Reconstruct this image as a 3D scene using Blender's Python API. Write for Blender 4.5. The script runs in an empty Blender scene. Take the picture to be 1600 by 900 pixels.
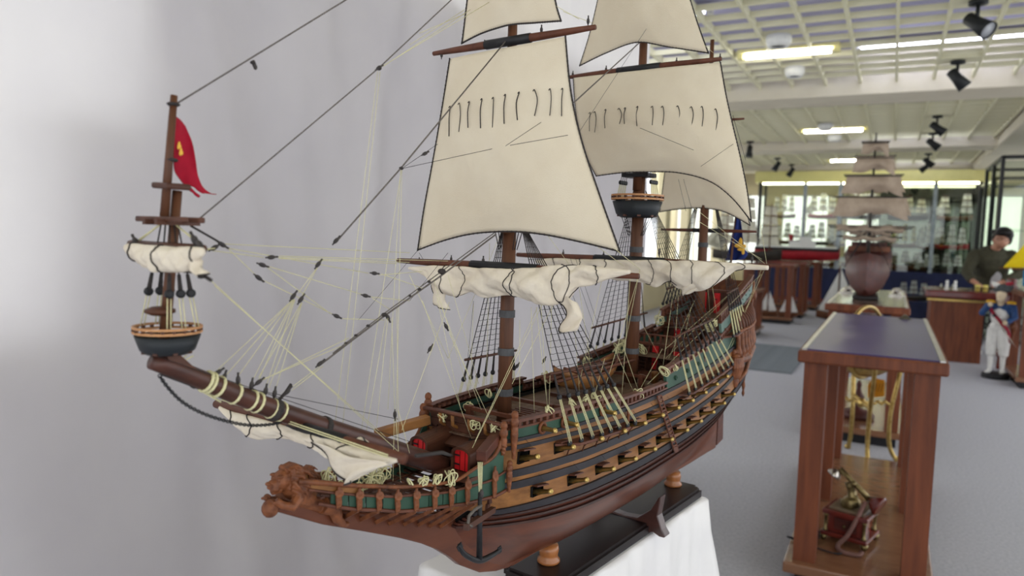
import bpy, bmesh, math, random
import numpy as np
from mathutils import Vector, Matrix
random.seed(7)
RNG = np.random.RandomState(5)
PI = math.pi
scene = bpy.context.scene
COL = scene.collection

# ------------------------------------------------------------------ camera
F_PX = 1140.0                      # focal length in pixels of the 1600 px wide frame
VPX, VPY, ROLL, CAM_H = 1395.0, 383.0, 0.031, 1.25
yc = np.array([VPX - 800, VPY - 450, F_PX]); yc /= np.linalg.norm(yc)
zc = np.array([ROLL, -1, -((VPX - 800) * ROLL - (VPY - 450)) / F_PX]); zc /= np.linalg.norm(zc)
CM = np.stack([np.cross(yc, zc), yc, zc])          # camera axes -> world axes
CP = np.array([0, 0, CAM_H])
cam = bpy.data.cameras.new('camera')
cam.sensor_width = 36; cam.sensor_fit = 'HORIZONTAL'; cam.lens = 36 * F_PX / 1600
cam.clip_start = 0.02; cam.clip_end = 200
cam.dof.use_dof = True; cam.dof.focus_distance = 0.86; cam.dof.aperture_fstop = 6.5
camo = bpy.data.objects.new('camera', cam); COL.objects.link(camo)
m3 = np.stack([CM @ [1, 0, 0], CM @ [0, -1, 0], -(CM @ [0, 0, 1])], axis=1)
mw = Matrix([list(m3[i]) + [CP[i]] for i in range(3)] + [[0, 0, 0, 1]])
camo.matrix_world = mw
scene.camera = camo

# ------------------------------------------------------------------ light
scene.cycles.max_bounces = 6; scene.cycles.diffuse_bounces = 3; scene.cycles.glossy_bounces = 3; scene.cycles.transmission_bounces = 4; scene.cycles.transparent_max_bounces = 12
scene.view_settings.view_transform = 'Standard'
scene.view_settings.look = 'None'
scene.view_settings.gamma = 1
scene.view_settings.use_curve_mapping = False
scene.view_settings.exposure = 0.95
world = bpy.data.worlds.new('sky'); scene.world = world; world.use_nodes = True
bgn = world.node_tree.nodes['Background']
bgn.inputs[0].default_value = (0.93, 0.965, 1.0, 1); bgn.inputs[1].default_value = 1.15

# ------------------------------------------------------------------ helpers
def ray(x, y): return CM @ np.array([x - 800, y - 450, F_PX])
def gp(x, y, z=0.0):               # a point of the photograph on the horizontal plane z
    d = ray(x, y); return CP + d * ((z - CAM_H) / d[2])
def gy(x, y, Y):                   # ... on the room's cross plane Y
    d = ray(x, y); return CP + d * (Y / d[1])
def gx(x, y, X):
    d = ray(x, y); return CP + d * (X / d[0])

def lin(c):
    r = []
    for v in c[:3]:
        v = v / 255.0
        r.append(v / 12.92 if v <= 0.04045 else ((v + 0.055) / 1.055) ** 2.4)
    return (r[0], r[1], r[2], 1)

MATS = {}
def mat(name, c1, c2=None, rough=0.6, metal=0.0, scale=(8, 8, 8), bump=0.0, bscale=None, kind='noise',
        coat=0.0, trans=0.0, emit=None, estr=0.0, spec=0.3, sheen=0.0, detail=4.0, alpha=1.0):
    if name in MATS: return MATS[name]
    m = bpy.data.materials.new(name); m.use_nodes = True
    nt = m.node_tree; N = nt.nodes; L = nt.links
    b = N['Principled BSDF']
    b.inputs['Roughness'].default_value = rough
    b.inputs['Metallic'].default_value = metal
    b.inputs['Specular IOR Level'].default_value = spec
    if coat: b.inputs['Coat Weight'].default_value = coat; b.inputs['Coat Roughness'].default_value = 0.15
    if sheen: b.inputs['Sheen Weight'].default_value = sheen
    if alpha < 1: b.inputs['Alpha'].default_value = alpha
    c2 = c2 or tuple(min(255, v * 0.86) for v in c1)
    tc = N.new('ShaderNodeTexCoord'); mp = N.new('ShaderNodeMapping')
    mp.inputs['Scale'].default_value = scale
    L.new(tc.outputs['Object'], mp.inputs[0])
    if kind == 'weave':
        nz = N.new('ShaderNodeTexNoise'); nz.inputs['Scale'].default_value = 1.0; nz.inputs['Detail'].default_value = detail
    else:
        nz = N.new('ShaderNodeTexNoise'); nz.inputs['Scale'].default_value = 1.0; nz.inputs['Detail'].default_value = detail
        nz.inputs['Roughness'].default_value = 0.6
    L.new(mp.outputs[0], nz.inputs['Vector'])
    rp = N.new('ShaderNodeValToRGB'); rp.color_ramp.elements[0].position = 0.3; rp.color_ramp.elements[1].position = 0.7
    rp.color_ramp.elements[0].color = lin(c1); rp.color_ramp.elements[1].color = lin(c2)
    L.new(nz.outputs['Fac'], rp.inputs[0]); L.new(rp.outputs[0], b.inputs['Base Color'])
    if bump:
        n2 = N.new('ShaderNodeTexNoise'); n2.inputs['Detail'].default_value = 3
        mp2 = N.new('ShaderNodeMapping'); mp2.inputs['Scale'].default_value = bscale or scale
        L.new(tc.outputs['Object'], mp2.inputs[0]); L.new(mp2.outputs[0], n2.inputs['Vector']); n2.inputs['Scale'].default_value = 1.0
        bp = N.new('ShaderNodeBump'); bp.inputs['Strength'].default_value = bump; bp.inputs['Distance'].default_value = 0.002
        L.new(n2.outputs['Fac'], bp.inputs['Height']); L.new(bp.outputs[0], b.inputs['Normal'])
    if emit:
        b.inputs['Emission Color'].default_value = lin(emit); b.inputs['Emission Strength'].default_value = estr
    if trans:
        tr = N.new('ShaderNodeBsdfTranslucent'); L.new(rp.outputs[0], tr.inputs['Color'])
        mx = N.new('ShaderNodeMixShader'); mx.inputs[0].default_value = trans
        out = N['Material Output']
        L.new(b.outputs[0], mx.inputs[1]); L.new(tr.outputs[0], mx.inputs[2]); L.new(mx.outputs[0], out.inputs[0])
    MATS[name] = m
    return m

def glass_mat(name, tint=(235, 240, 238), rough=0.02, mixv=0.12):
    if name in MATS: return MATS[name]
    m = bpy.data.materials.new(name); m.use_nodes = True
    nt = m.node_tree; N = nt.nodes; L = nt.links
    N.remove(N['Principled BSDF'])
    tr = N.new('ShaderNodeBsdfTransparent'); tr.inputs[0].default_value = lin(tint)
    gl = N.new('ShaderNodeBsdfGlossy'); gl.inputs['Roughness'].default_value = rough
    mx = N.new('ShaderNodeMixShader'); mx.inputs[0].default_value = mixv
    L.new(tr.outputs[0], mx.inputs[1]); L.new(gl.outputs[0], mx.inputs[2]); L.new(mx.outputs[0], N['Material Output'].inputs[0])
    MATS[name] = m
    return m

class MB:
    """collects shapes, build() links them as one mesh object"""
    def __init__(s): s.v = []; s.f = []; s.sm = []
    def add(s, vs, fs, smooth=False):
        o = len(s.v); s.v += [tuple(float(c) for c in p) for p in vs]
        s.f += [tuple(i + o for i in f) for f in fs]; s.sm += [smooth] * len(fs)
        return s
    def box(s, c, d, rz=0.0, taper=1.0, mtx=None):
        hx, hy, hz = d[0] / 2, d[1] / 2, d[2] / 2
        vs = []
        for z in (-1, 1):
            k = taper if z > 0 else 1
            for x, y in ((-1, -1), (1, -1), (1, 1), (-1, 1)):
                p = Vector((x * hx * k, y * hy * k, z * hz))
                if mtx is not None: p = mtx @ p
                elif rz: p = Matrix.Rotation(rz, 3, 'Z') @ p
                vs.append((p.x + c[0], p.y + c[1], p.z + c[2]))
        return s.add(vs, [(3, 2, 1, 0), (4, 5, 6, 7), (0, 1, 5, 4), (1, 2, 6, 5), (2, 3, 7, 6), (3, 0, 4, 7)])
    def bar(s, a, b, w, h, up=(0, 0, 1)):
        a = Vector(a); b = Vector(b); d = (b - a); ln = d.length
        if ln < 1e-9: return s
        d.normalize(); u = Vector(up); x = d.cross(u)
        if x.length < 1e-5: x = d.cross(Vector((1, 0, 0)))
        x.normalize(); y = x.cross(d)
        m = Matrix((x, d, y)).transposed()
        return s.box((a + b) / 2, (w, ln, h), mtx=m)
    def tube(s, pts, r, n=6, cap=True, flat=1.0, smooth=True):
        pts = [Vector(p) for p in pts]; k = len(pts)
        rs = r if isinstance(r, (list, tuple)) else [r] * k
        vs = []; ref = None
        for i, p in enumerate(pts):
            d = (pts[min(i + 1, k - 1)] - pts[max(i - 1, 0)])
            if d.length < 1e-9: d = Vector((0, 0, 1))
            d.normalize()
            if ref is None: ref = Vector((0, 0, 1)) if abs(d.z) < 0.9 else Vector((1, 0, 0))
            x = d.cross(ref); x = x.normalized() if x.length > 1e-6 else Vector((1, 0, 0)); y = x.cross(d); ref = y
            for j in range(n):
                a = 2 * PI * j / n
                q = p + x * (math.cos(a) * rs[i]) + y * (math.sin(a) * rs[i] * flat); vs.append(q)
        fs = [(i * n + j, i * n + (j + 1) % n, (i + 1) * n + (j + 1) % n, (i + 1) * n + j) for i in range(k - 1) for j in range(n)]
        if cap: fs += [tuple(range(n - 1, -1, -1)), tuple(range((k - 1) * n, k * n))]
        return s.add(vs, fs, smooth)
    def lathe(s, c, prof, n=16, axis=(0, 0, 1), smooth=True, cap=True):
        a = Vector(axis).normalized(); x = a.cross(Vector((0.3, 1, 0.1))).normalized(); y = a.cross(x); c = Vector(c)
        vs = []
        for r, h in prof:
            for j in range(n):
                t = 2 * PI * j / n; vs.append(c + a * h + x * (r * math.cos(t)) + y * (r * math.sin(t)))
        k = len(prof)
        fs = [(i * n + j, i * n + (j + 1) % n, (i + 1) * n + (j + 1) % n, (i + 1) * n + j) for i in range(k - 1) for j in range(n)]
        if cap: fs += [tuple(range(n - 1, -1, -1)), tuple(range((k - 1) * n, k * n))]
        return s.add(vs, fs, smooth)
    def ell(s, c, r, n=10, m=7, rot=None):
        vs = []; c = Vector(c)
        for i in range(m + 1):
            ph = PI * i / m
            for j in range(n):
                t = 2 * PI * j / n
                p = Vector((r[0] * math.sin(ph) * math.cos(t), r[1] * math.sin(ph) * math.sin(t), r[2] * math.cos(ph)))
                if rot is not None: p = rot @ p
                vs.append(c + p)
        fs = [(i * n + j, (i + 1) * n + j, (i + 1) * n + (j + 1) % n, i * n + (j + 1) % n) for i in range(m) for j in range(n)]
        return s.add(vs, fs, True)
    def grid(s, P, thick=None, smooth=True, close=False):
        """P[i][j] points; thick: vector field function or number along +normal for a solid sheet"""
        ni, nj = len(P), len(P[0])
        vs = [p for row in P for p in row]
        fs = [(i * nj + j, i * nj + j + 1, (i + 1) * nj + j + 1, (i + 1) * nj + j) for i in range(ni - 1) for j in range(nj - 1)]
        if close: fs += [(i * nj + nj - 1, i * nj, (i + 1) * nj, (i + 1) * nj + nj - 1) for i in range(ni - 1)]
        return s.add(vs, fs, smooth)
    def prism(s, poly, a, b):
        """polygon given as 3-D points, extruded from offset vector a to b"""
        n = len(poly); a = Vector(a); b = Vector(b)
        vs = [Vector(p) + a for p in poly] + [Vector(p) + b for p in poly]
        fs = [tuple(range(n - 1, -1, -1)), tuple(range(n, 2 * n))] + [(i, (i + 1) % n, n + (i + 1) % n, n + i) for i in range(n)]
        return s.add(vs, fs)
    def mesh(s, name, m):
        me = bpy.data.meshes.new(name); me.from_pydata(s.v, [], s.f)
        for p, sm in zip(me.polygons, s.sm): p.use_smooth = sm
        if m: me.materials.append(m)
        bm = bmesh.new(); bm.from_mesh(me); bmesh.ops.recalc_face_normals(bm, faces=bm.faces); bm.to_mesh(me); bm.free()
        return me
    def build(s, name, m, parent=None, loc=None, rz=None, kind=None, label=None):
        return link(name, s.mesh(name, m), parent, loc, rz, kind, label)

def link(name, me, parent=None, loc=None, rz=None, kind=None, label=None):
    o = bpy.data.objects.new(name, me); COL.objects.link(o)
    if parent is not None: o.parent = parent
    if loc is not None: o.location = loc
    if rz is not None: o.rotation_euler = (0, 0, rz)
    if kind: o['kind'] = kind
    if label: o['label'] = label
    return o
def tag(o, label, cat, group=None):
    o['label'] = label; o['category'] = cat
    if group: o['group'] = group
    return o
def thing(name, label, cat, loc=(0, 0, 0), rz=0.0, group=None):
    o = bpy.data.objects.new(name, None); COL.objects.link(o)
    o.empty_display_size = 0.05
    o.location = loc; o.rotation_euler = (0, 0, rz)
    return tag(o, label, cat, group)
def struct(o): o['kind'] = 'structure'; return o
def copy_tree(o, parent=None):
    c = o.copy(); COL.objects.link(c)
    if parent is not None: c.parent = parent
    for ch in list(o.children): copy_tree(ch, c)
    return c
def bevel(o, w, seg=2):
    md = o.modifiers.new('bevel', 'BEVEL'); md.width = w; md.segments = seg; md.limit_method = 'ANGLE'
    return o
def carve_mesh(name, mb, m, voxel, smooth=6):
    """one continuous carved surface out of overlapping lumps"""
    o = mb.build(name, m)
    r = o.modifiers.new('remesh', 'REMESH'); r.mode = 'VOXEL'; r.voxel_size = voxel; r.use_smooth_shade = True
    if smooth:
        sm = o.modifiers.new('smooth', 'SMOOTH'); sm.iterations = smooth; sm.factor = 0.5
    dg = bpy.context.evaluated_depsgraph_get()
    me = bpy.data.meshes.new_from_object(o.evaluated_get(dg)); me.name = name
    old = o.data; bpy.data.objects.remove(o); bpy.data.meshes.remove(old)
    for p in me.polygons: p.use_smooth = True
    return me
def catmull(pts, k=6):
    P = [np.array(p, float) for p in pts]; out = []
    for i in range(len(P) - 1):
        p0 = P[max(i - 1, 0)]; p1 = P[i]; p2 = P[i + 1]; p3 = P[min(i + 2, len(P) - 1)]
        for j in range(k):
            t = j / k
            out.append(0.5 * ((2 * p1) + (-p0 + p2) * t + (2 * p0 - 5 * p1 + 4 * p2 - p3) * t * t + (-p0 + 3 * p1 - 3 * p2 + p3) * t ** 3))
    out.append(P[-1]); return out
def pch(x, xs, ys):                # monotone cubic interpolation
    n = len(xs); h = [xs[i + 1] - xs[i] for i in range(n - 1)]; d = [(ys[i + 1] - ys[i]) / h[i] for i in range(n - 1)]
    m = [d[0]] + [0 if d[i - 1] * d[i] <= 0 else 2 * d[i - 1] * d[i] / (d[i - 1] + d[i]) for i in range(1, n - 1)] + [d[-1]]
    x = min(max(x, xs[0]), xs[-1]); i = 0
    while i < n - 2 and x > xs[i + 1]: i += 1
    t = (x - xs[i]) / h[i]
    return (2 * t ** 3 - 3 * t * t + 1) * ys[i] + (t ** 3 - 2 * t * t + t) * h[i] * m[i] + (-2 * t ** 3 + 3 * t * t) * ys[i + 1] + (t ** 3 - t * t) * h[i] * m[i + 1]

# ------------------------------------------------------------------ materials
W_DARK = mat('dark_wood', (88, 52, 36), (58, 33, 24), 0.5, scale=(9, 60, 60), bump=0.15)
W_CARVE = mat('carved_wood', (132, 78, 46), (78, 42, 25), 0.5, scale=(90, 90, 90), bump=0.12, bscale=(260, 260, 260))
W_NAT = mat('oak_wood', (146, 98, 52), (104, 66, 33), 0.5, scale=(12, 90, 110), bump=0.1)
W_HULL = mat('hull_mahogany', (104, 54, 33), (70, 34, 22), 0.38, scale=(5, 40, 60), coat=0.15)
W_WALE = mat('wale_wood', (74, 44, 36), (44, 26, 23), 0.45, scale=(6, 60, 120), bump=0.1)
W_WALE2 = mat('wale_red_wood', (92, 48, 34), (58, 30, 23), 0.45, scale=(6, 60, 120), bump=0.1)
W_BLACK = mat('black_band_paint', (50, 46, 50), (34, 32, 36), 0.6, scale=(20, 60, 60))
W_GREEN = mat('green_paint', (50, 80, 64), (40, 64, 52), 0.55, scale=(25, 25, 25))
W_PGREEN = mat('pale_green_paint', (98, 120, 112), (84, 106, 98), 0.5, scale=(25, 25, 25))
W_DECK = mat('deck_wood', (112, 88, 72), (82, 62, 50), 0.65, scale=(10, 140, 60), bump=0.1)
W_MAST = mat('mast_wood', (104, 66, 44), (72, 43, 28), 0.5, scale=(110, 110, 10), bump=0.2)
W_SPAR = mat('spar_wood', (104, 60, 42), (74, 41, 29), 0.5, scale=(40, 40, 40))
W_BOWS = mat('bowsprit_wood', (80, 46, 36), (54, 30, 24), 0.4, scale=(10, 90, 90), coat=0.1)
W_RED = mat('red_door_paint', (214, 38, 42), (186, 24, 30), 0.45, scale=(30, 30, 30))
M_BLACK = mat('black_iron', (34, 34, 37), (22, 22, 25), 0.5, scale=(60, 60, 60))
M_TAR = mat('tarred_cordage', (62, 56, 54), (40, 36, 36), 0.85, scale=(700, 700, 700))
M_STAY = mat('grey_stay_cordage', (112, 104, 98), (80, 74, 70), 0.85, scale=(600, 600, 600))
M_CREAM = mat('cream_cordage', (216, 210, 168), (194, 187, 142), 0.8, scale=(500, 500, 500))
M_SEIZE = mat('seizing_cordage', (108, 102, 96), (78, 73, 70), 0.8, scale=(500, 500, 500))
M_BLOCK = mat('block_wood', (66, 60, 58), (44, 40, 40), 0.5, scale=(120, 120, 120))
M_BRASS = mat('brass', (196, 168, 104), (150, 122, 66), 0.28, metal=0.9, scale=(60, 60, 60))
M_IRON = mat('grey_iron_band', (78, 78, 80), (58, 58, 60), 0.55, scale=(90, 90, 90))
M_SAIL = mat('sail_canvas', (232, 221, 200), (224, 211, 188), 0.9, scale=(14, 14, 14), bump=0.25, bscale=(900, 900, 900), trans=0.18, sheen=0.1)
M_SAIL2 = mat('sail_canvas_furled', (228, 218, 202), (212, 199, 180), 0.9, scale=(20, 20, 20), bump=0.8, bscale=(120, 120, 120), trans=0.06)
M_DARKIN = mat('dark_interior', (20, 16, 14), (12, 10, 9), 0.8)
# ================================================================== the room
M_CARPET = mat('grey_carpet', (186, 186, 192), (160, 160, 168), 0.95, scale=(70, 70, 70), bump=0.6, bscale=(300, 300, 300), detail=8)
M_WALLY = mat('cream_wall_paint', (226, 214, 176), (216, 203, 164), 0.7, scale=(2, 2, 2))
M_BEAM = mat('beam_paint', (226, 218, 198), (214, 205, 184), 0.65, scale=(2, 2, 2))
M_SLAT = mat('ceiling_slat_paint', (236, 232, 200), (226, 221, 186), 0.6, scale=(3, 3, 3))
M_PLEN = mat('plenum_paint', (198, 196, 226), (188, 186, 218), 0.8, scale=(2, 2, 2))
M_CURT = mat('white_satin_curtain', (230, 226, 226), (221, 217, 219), 0.5, scale=(3, 3, 3), bump=0.08, bscale=(30, 30, 1400), trans=0.5, sheen=0.2)
M_CLOTH = mat('white_tablecloth_satin', (226, 223, 222), (216, 213, 214), 0.42, scale=(6, 6, 6), bump=0.05, bscale=(500, 500, 500), sheen=0.3)
M_TWOOD = mat('table_mahogany', (122, 66, 40), (86, 44, 27), 0.5, scale=(30, 30, 3), coat=0.06)
M_TSHELF = mat('table_shelf_wood', (132, 92, 66), (112, 76, 54), 0.25, scale=(8, 30, 8), coat=0.4)
M_TTOP = mat('purple_blue_table_top', (66, 56, 112), (56, 48, 98), 0.32, scale=(3, 3, 3), coat=0.0, spec=0.28)
M_STRIP = mat('steel_edging', (190, 186, 182), (170, 166, 162), 0.3, metal=0.7)
M_TUBE = mat('fluorescent_tube', (255, 255, 250), (255, 255, 250), 0.5, emit=(255, 252, 240), estr=9.0)
M_TUBE2 = mat('cool_fluorescent_tube', (255, 255, 255), (255, 255, 255), 0.5, emit=(226, 230, 255), estr=7.0)
M_TRAY = mat('fluorescent_tray', (236, 228, 168), (228, 220, 160), 0.5)
M_SPOT = mat('spotlight_black', (38, 40, 42), (28, 30, 32), 0.45)
M_LENS = mat('spotlight_lens', (190, 192, 196), (170, 172, 178), 0.2)
M_WHITE = mat('white_plastic', (232, 232, 228), (222, 222, 218), 0.45)
M_FRAME = mat('black_cabinet_frame', (44, 44, 46), (34, 34, 36), 0.4)
M_STEEL = mat('steel_post', (150, 158, 162), (120, 128, 132), 0.3, metal=0.8)
M_NAVY = mat('navy_plinth', (30, 38, 76), (24, 30, 62), 0.5)
M_MIRROR = mat('mirror_panel', (120, 122, 116), (110, 112, 106), 0.06, metal=1.0)

fl = MB(); fl.box((0, 8, -0.05), (12, 24, 0.1)); struct(fl.build('floor', M_CARPET))

# ceiling: plenum slab, cross beams, struts running into the depth and slats across them
CZ = 2.90
pl = MB(); pl.box((-0.6, 11.4, 3.32), (7.0, 15.6, 0.1)); ceiling = struct(pl.build('ceiling', M_PLEN))
nc = MB(); nc.box((-0.6, 0.6, 3.02), (7.0, 7.1, 0.14)); nc.build('ceiling_panel', M_SLAT, ceiling)
BAYS = [(4.75, 8.45), (9.05, 13.2), (13.8, 17.0)]
beam_y = [(4.15, 4.75), (8.45, 9.05), (13.2, 13.8), (17.0, 17.5)]
for i, (y0, y1) in enumerate(beam_y):
    t = MB(); t.box((-0.6, (y0 + y1) / 2, 3.03), (7.0, y1 - y0, 0.48)); struct(bevel(t.build('trim_%d' % (i + 1), M_BEAM), 0.01))
t = MB(); t.box((2.1, 11.4, 3.0), (1.6, 15.6, 0.46)); struct(t.build('trim_5', M_BEAM))
sx0, sx1 = -3.4, 1.25
strut_x = [-0.07 + 0.33 * k for k in range(-10, 5)]
for (y0, y1) in BAYS:
    sm = MB().box((0, 0, 0), (0.024, y1 - y0, 0.06)).mesh('strut', M_SLAT)
    for x in strut_x: link('strut', sm, ceiling, (x, (y0 + y1) / 2, CZ + 0.03))
slm = MB().box((0, 0, 0), (sx1 - sx0, 0.022, 0.044)).mesh('slat', M_SLAT)
for (y0, y1) in BAYS:
    k = int((y1 - y0) / 0.29)
    for i in range(k):
        link('slat', slm, ceiling, ((sx0 + sx1) / 2, y0 + 0.12 + i * 0.29, CZ + 0.030))

# back of the hall: piers, header and a wall of windows
wl = MB(); wl.box((-1.0, 18.9, 2.85), (9.5, 0.15, 0.9)); struct(wl.build('wall_back', M_WALLY))
for i, x in enumerate([-5.2, -3.9, -2.62, -1.2, 0.1, 1.3, 2.6]):
    t = MB(); t.box((x, 18.9, 1.2), (0.34, 0.2, 2.4)); struct(t.build('trim_%d' % (i + 6), M_WALLY))
t = MB(); t.box((-1.0, 18.9, 0.3), (9.5, 0.15, 0.6)); struct(t.build('baseboard_back', M_WALLY))
M_WGLASS = glass_mat('window_glass', (252, 253, 246), 0.03, 0.05)
for i, (x0, x1) in enumerate([(-5.03, -4.07), (-3.73, -2.79), (-2.45, -1.37), (-1.03, -0.07), (0.27, 1.13), (1.47, 2.43)]):
    w = MB(); w.box(((x0 + x1) / 2, 18.9, 1.5), (x1 - x0, 0.012, 1.8)); wo = struct(w.build('window_%d' % (i + 1), M_WGLASS))
    f = MB()
    for x in (x0 + 0.02, (x0 + x1) / 2, x1 - 0.02): f.box((x, 18.86, 1.5), (0.05, 0.06, 1.8))
    f.box(((x0 + x1) / 2, 18.86, 0.62), (x1 - x0, 0.06, 0.05)); f.box(((x0 + x1) / 2, 18.86, 2.38), (x1 - x0, 0.06, 0.05))
    f.build('window_frame', M_BEAM, wo)
wr = MB(); wr.box((2.95, 14.0, 0.45), (0.12, 10.0, 0.9)); wr.box((2.95, 14.0, 2.75), (0.12, 10.0, 0.5))  # unseen side wall; open window gaps added to bring daylight into the hall
for y in (9.1, 11.5, 14.0, 16.5, 18.9): wr.box((2.95, y, 1.7), (0.12, 0.25, 1.7))
struct(wr.build('wall_right', M_WALLY))
wf = MB(); wf.box((-3.75, 12.0, 2.75), (0.12, 14.0, 0.6)); wf.box((-3.75, 12.0, 0.3), (0.12, 14.0, 0.6))
for y in (5.2, 6.8, 8.4, 10.0, 11.6, 13.2, 14.8, 16.4, 18.0): wf.box((-3.75, y, 1.5), (0.16, 0.3, 2.2))
struct(wf.build('wall_side', M_WALLY))

# unseen partition behind the curtain; window gap and low top shaped for its glow
wl = MB()
XW = -1.24
def wseg(y0, y1, z0, z1): wl.box((XW, (y0 + y1) / 2, (z0 + z1) / 2), (0.08, y1 - y0, z1 - z0))
wseg(-2.5, 0.66, 0, 1.085); wseg(0.66, 0.80, 0, 1.42); wseg(0.80, 3.75, 0, 1.90)
struct(wl.build('wall_left', mat('lilac_grey_wall', (206, 202, 214), (196, 192, 206), 0.8, scale=(2, 2, 2))))

# satin curtain
cp = []
nz_, ny_ = 90, 240
for i in range(nz_ + 1):
    z = 0.01 + 2.75 * i / nz_; row = []
    for j in range(ny_ + 1):
        y = -1.4 + 5.05 * j / ny_
        hang = 0.35 + 0.65 * min(1, z / 2.4)
        d = 0.012 * math.sin(2.1 * y + 0.9 * z) + 0.008 * math.sin(5.3 * y - 1.6 * z + 1.0) * hang
        d += 0.0095 * math.sin(13.7 * y + 4.6 * z + 2.0) * hang + 0.0060 * math.sin(26 * y - 3.1 * z) * hang + 0.0032 * math.sin(47 * y + 6 * z + 0.6 * math.sin(5 * y)) * hang
        d += 0.012 * math.exp(-((y - 1.02 - 0.30 * (1.4 - z)) / 0.035) ** 2) + 0.011 * math.exp(-((y - 1.40 + 0.20 * (1.2 - z)) / 0.04) ** 2) + 0.009 * math.exp(-((y - 0.86 - 0.22 * (1.4 - z)) / 0.03) ** 2)
        low = max(0, 1.0 - z)
        d += low * (0.016 * math.sin(7 * y + 13 * z) + 0.010 * math.sin(17 * y - 9 * z + 1) + 0.007 * math.sin(9 * y + 31 * z + 2 * math.sin(6 * y)))
        row.append((-1.138 + d, y, z))
    cp.append(row)
co = MB().grid(cp).build('curtain', M_CURT)
tag(co, 'large pale grey satin curtain hanging behind the big model ship', 'curtain')

# near display table: three pairs of legs, shelf, purple-blue top
def make_table(name, label, x0, x1, y0, y1, zt, pairs, top_mat, leg=0.075, strips=True, group=None):
    cx, cy = (x0 + x1) / 2, (y0 + y1) / 2; w, d = x1 - x0, y1 - y0
    t = thing(name, label, 'table', (cx, cy, 0), 0, group)
    m = MB(); m.box((0, 0, zt - 0.022), (w, d, 0.044)); bevel(m.build('table_top', M_TWOOD, t), 0.008)
    m = MB(); m.box((0, 0, zt + 0.001), (w - 0.05, d - 0.05, 0.006)); m.build('top_panel', top_mat, t)
    if strips:
        for s in (-1, 1):
            m = MB(); m.box((s * (w / 2 - 0.02), 0, zt + 0.002), (0.016, d - 0.03, 0.009)); m.build('edging_strip', M_STRIP, t)
    lm = MB().box((0, 0, 0), (leg, leg, zt - 0.044 - 0.1)).mesh('leg', M_TWOOD)
    for k in range(pairs):
        yy = -d / 2 + 0.03 + leg / 2 + (d - 0.06 - leg) * k / (pairs - 1)
        for s in (-1, 1):
            o = link('leg', lm, t, (s * (w / 2 - 0.022 - leg / 2), yy, 0.1 + (zt - 0.144) / 2))
    m = MB(); m.box((0, 0, 0.08), (w + 0.015, d + 0.015, 0.04)); bevel(m.build('shelf', M_TSHELF, t), 0.006)
    m = MB(); m.box((0, 0, 0.03), (w - 0.06, d - 0.06, 0.06)); m.build('plinth', M_BLACK, t)
    return t
make_table('display_table', 'long mahogany display table with purple-blue top, nearest the camera', -0.275, 0.19, 2.74, 4.34, 0.87, 3, M_TTOP)
# ================================================================== the big model ship
UA = math.radians(9.09)
U = np.array([math.sin(UA), math.cos(UA), 0.0]); NV = np.array([U[1], -U[0], 0.0])
ZT = 0.80
O_ = gp(857, 876, ZT + 0.02); O_ = np.array([O_[0], O_[1], ZT])
# local ship frame: s along the keel (bow negative), n towards the near side, z above the table
def V(s, n, z): return (s, -n, z)
def _pl(x, y, P0, nn):
    d = ray(x, y); return CP + d * (((P0 - CP) @ nn) / (d @ nn))
def un(x, y, n=0.0):               # photograph point on the fore-and-aft plane n
    P = _pl(x, y, O_ + n * NV, NV) - O_; return V(P @ U, n, P[2])
def us(x, y, s):                   # ... on the athwartships plane s
    P = _pl(x, y, O_ + s * U, U) - O_; return V(s, P @ NV, P[2])
def uz(x, y, z):
    P = gp(x, y, ZT + z) - O_; return V(P @ U, P @ NV, z)

ship = thing('model_ship', 'large wooden three-masted sailing warship model with canvas sails and brass guns', 'model ship',
             tuple(O_), math.atan2(U[1], U[0]))

# ---- hull form
SW = [-.207, -.198, -.18, -.15, -.11, -.04, .08, .25, .40, .50, .56, .60]
BW = [.004, .020, .040, .060, .075, .085, .088, .085, .077, .066, .056, .046]
ST = [-.207, -.198, -.18, -.17, -.11, -.04, .08, .25, .40, .50, .56, .62]
BT = [.004, .045, .056, .060, .066, .072, .074, .070, .062, .055, .051, .046]
SS = [-.207, -.1, .05, .2, .35, .5, .62]
LINES = dict(L2=[.131, .126, .122, .125, .132, .150, .170], L1=[.150, .158, .158, .162, .172, .190, .207],
             b2b=[.172, .177, .178, .182, .191, .209, .226], b2t=[.180, .185, .185, .188, .197, .215, .231],
             b1b=[.186, .190, .191, .193, .205, .222, .238], b1t=[.194, .198, .199, .201, .211, .229, .245],
             b3b=[.219, .219, .214, .216, .226, .243, .258], b3t=[.2235, .2235, .2185, .2205, .2305, .2475, .2625],
             b4b=[.227, .228, .226, .230, .240, .257, .271], gb=[.231, .2315, .231, .235, .246, .263, .277])
def ln(k): 
    ys = LINES[k]; return lambda s: pch(s, SS, ys)
def zwide(s): return ln('L1')(s) - .008
def hb(s, z):
    w = pch(s, SW, BW); t = pch(s, ST, BT); z0 = zwide(s)
    if z >= z0:
        k = min((z - z0) / .11, 1.6); return w + (t - w) * k
    zk = .052
    tt = max(0.0, min(1.0, (z - zk) / (z0 - zk)))
    p = pch(s, [-.207, -.17, -.1, 0, .2, .35, .45, .55, .62], [3.2, 1.7, .75, .5, .46, .62, .95, 1.9, 3.0])
    return .005 + (w - .005) * tt ** p
def srange(a, b, step=.02, extra=()):
    n = max(2, int(round((b - a) / step))); xs = [a + (b - a) * i / n for i in range(n + 1)]
    for e in extra:
        if a < e < b: xs.append(e)
    xs = sorted(xs); out = [xs[0]]
    for x in xs[1:]:
        if x - out[-1] > 1e-5: out.append(x)
    return out
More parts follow.
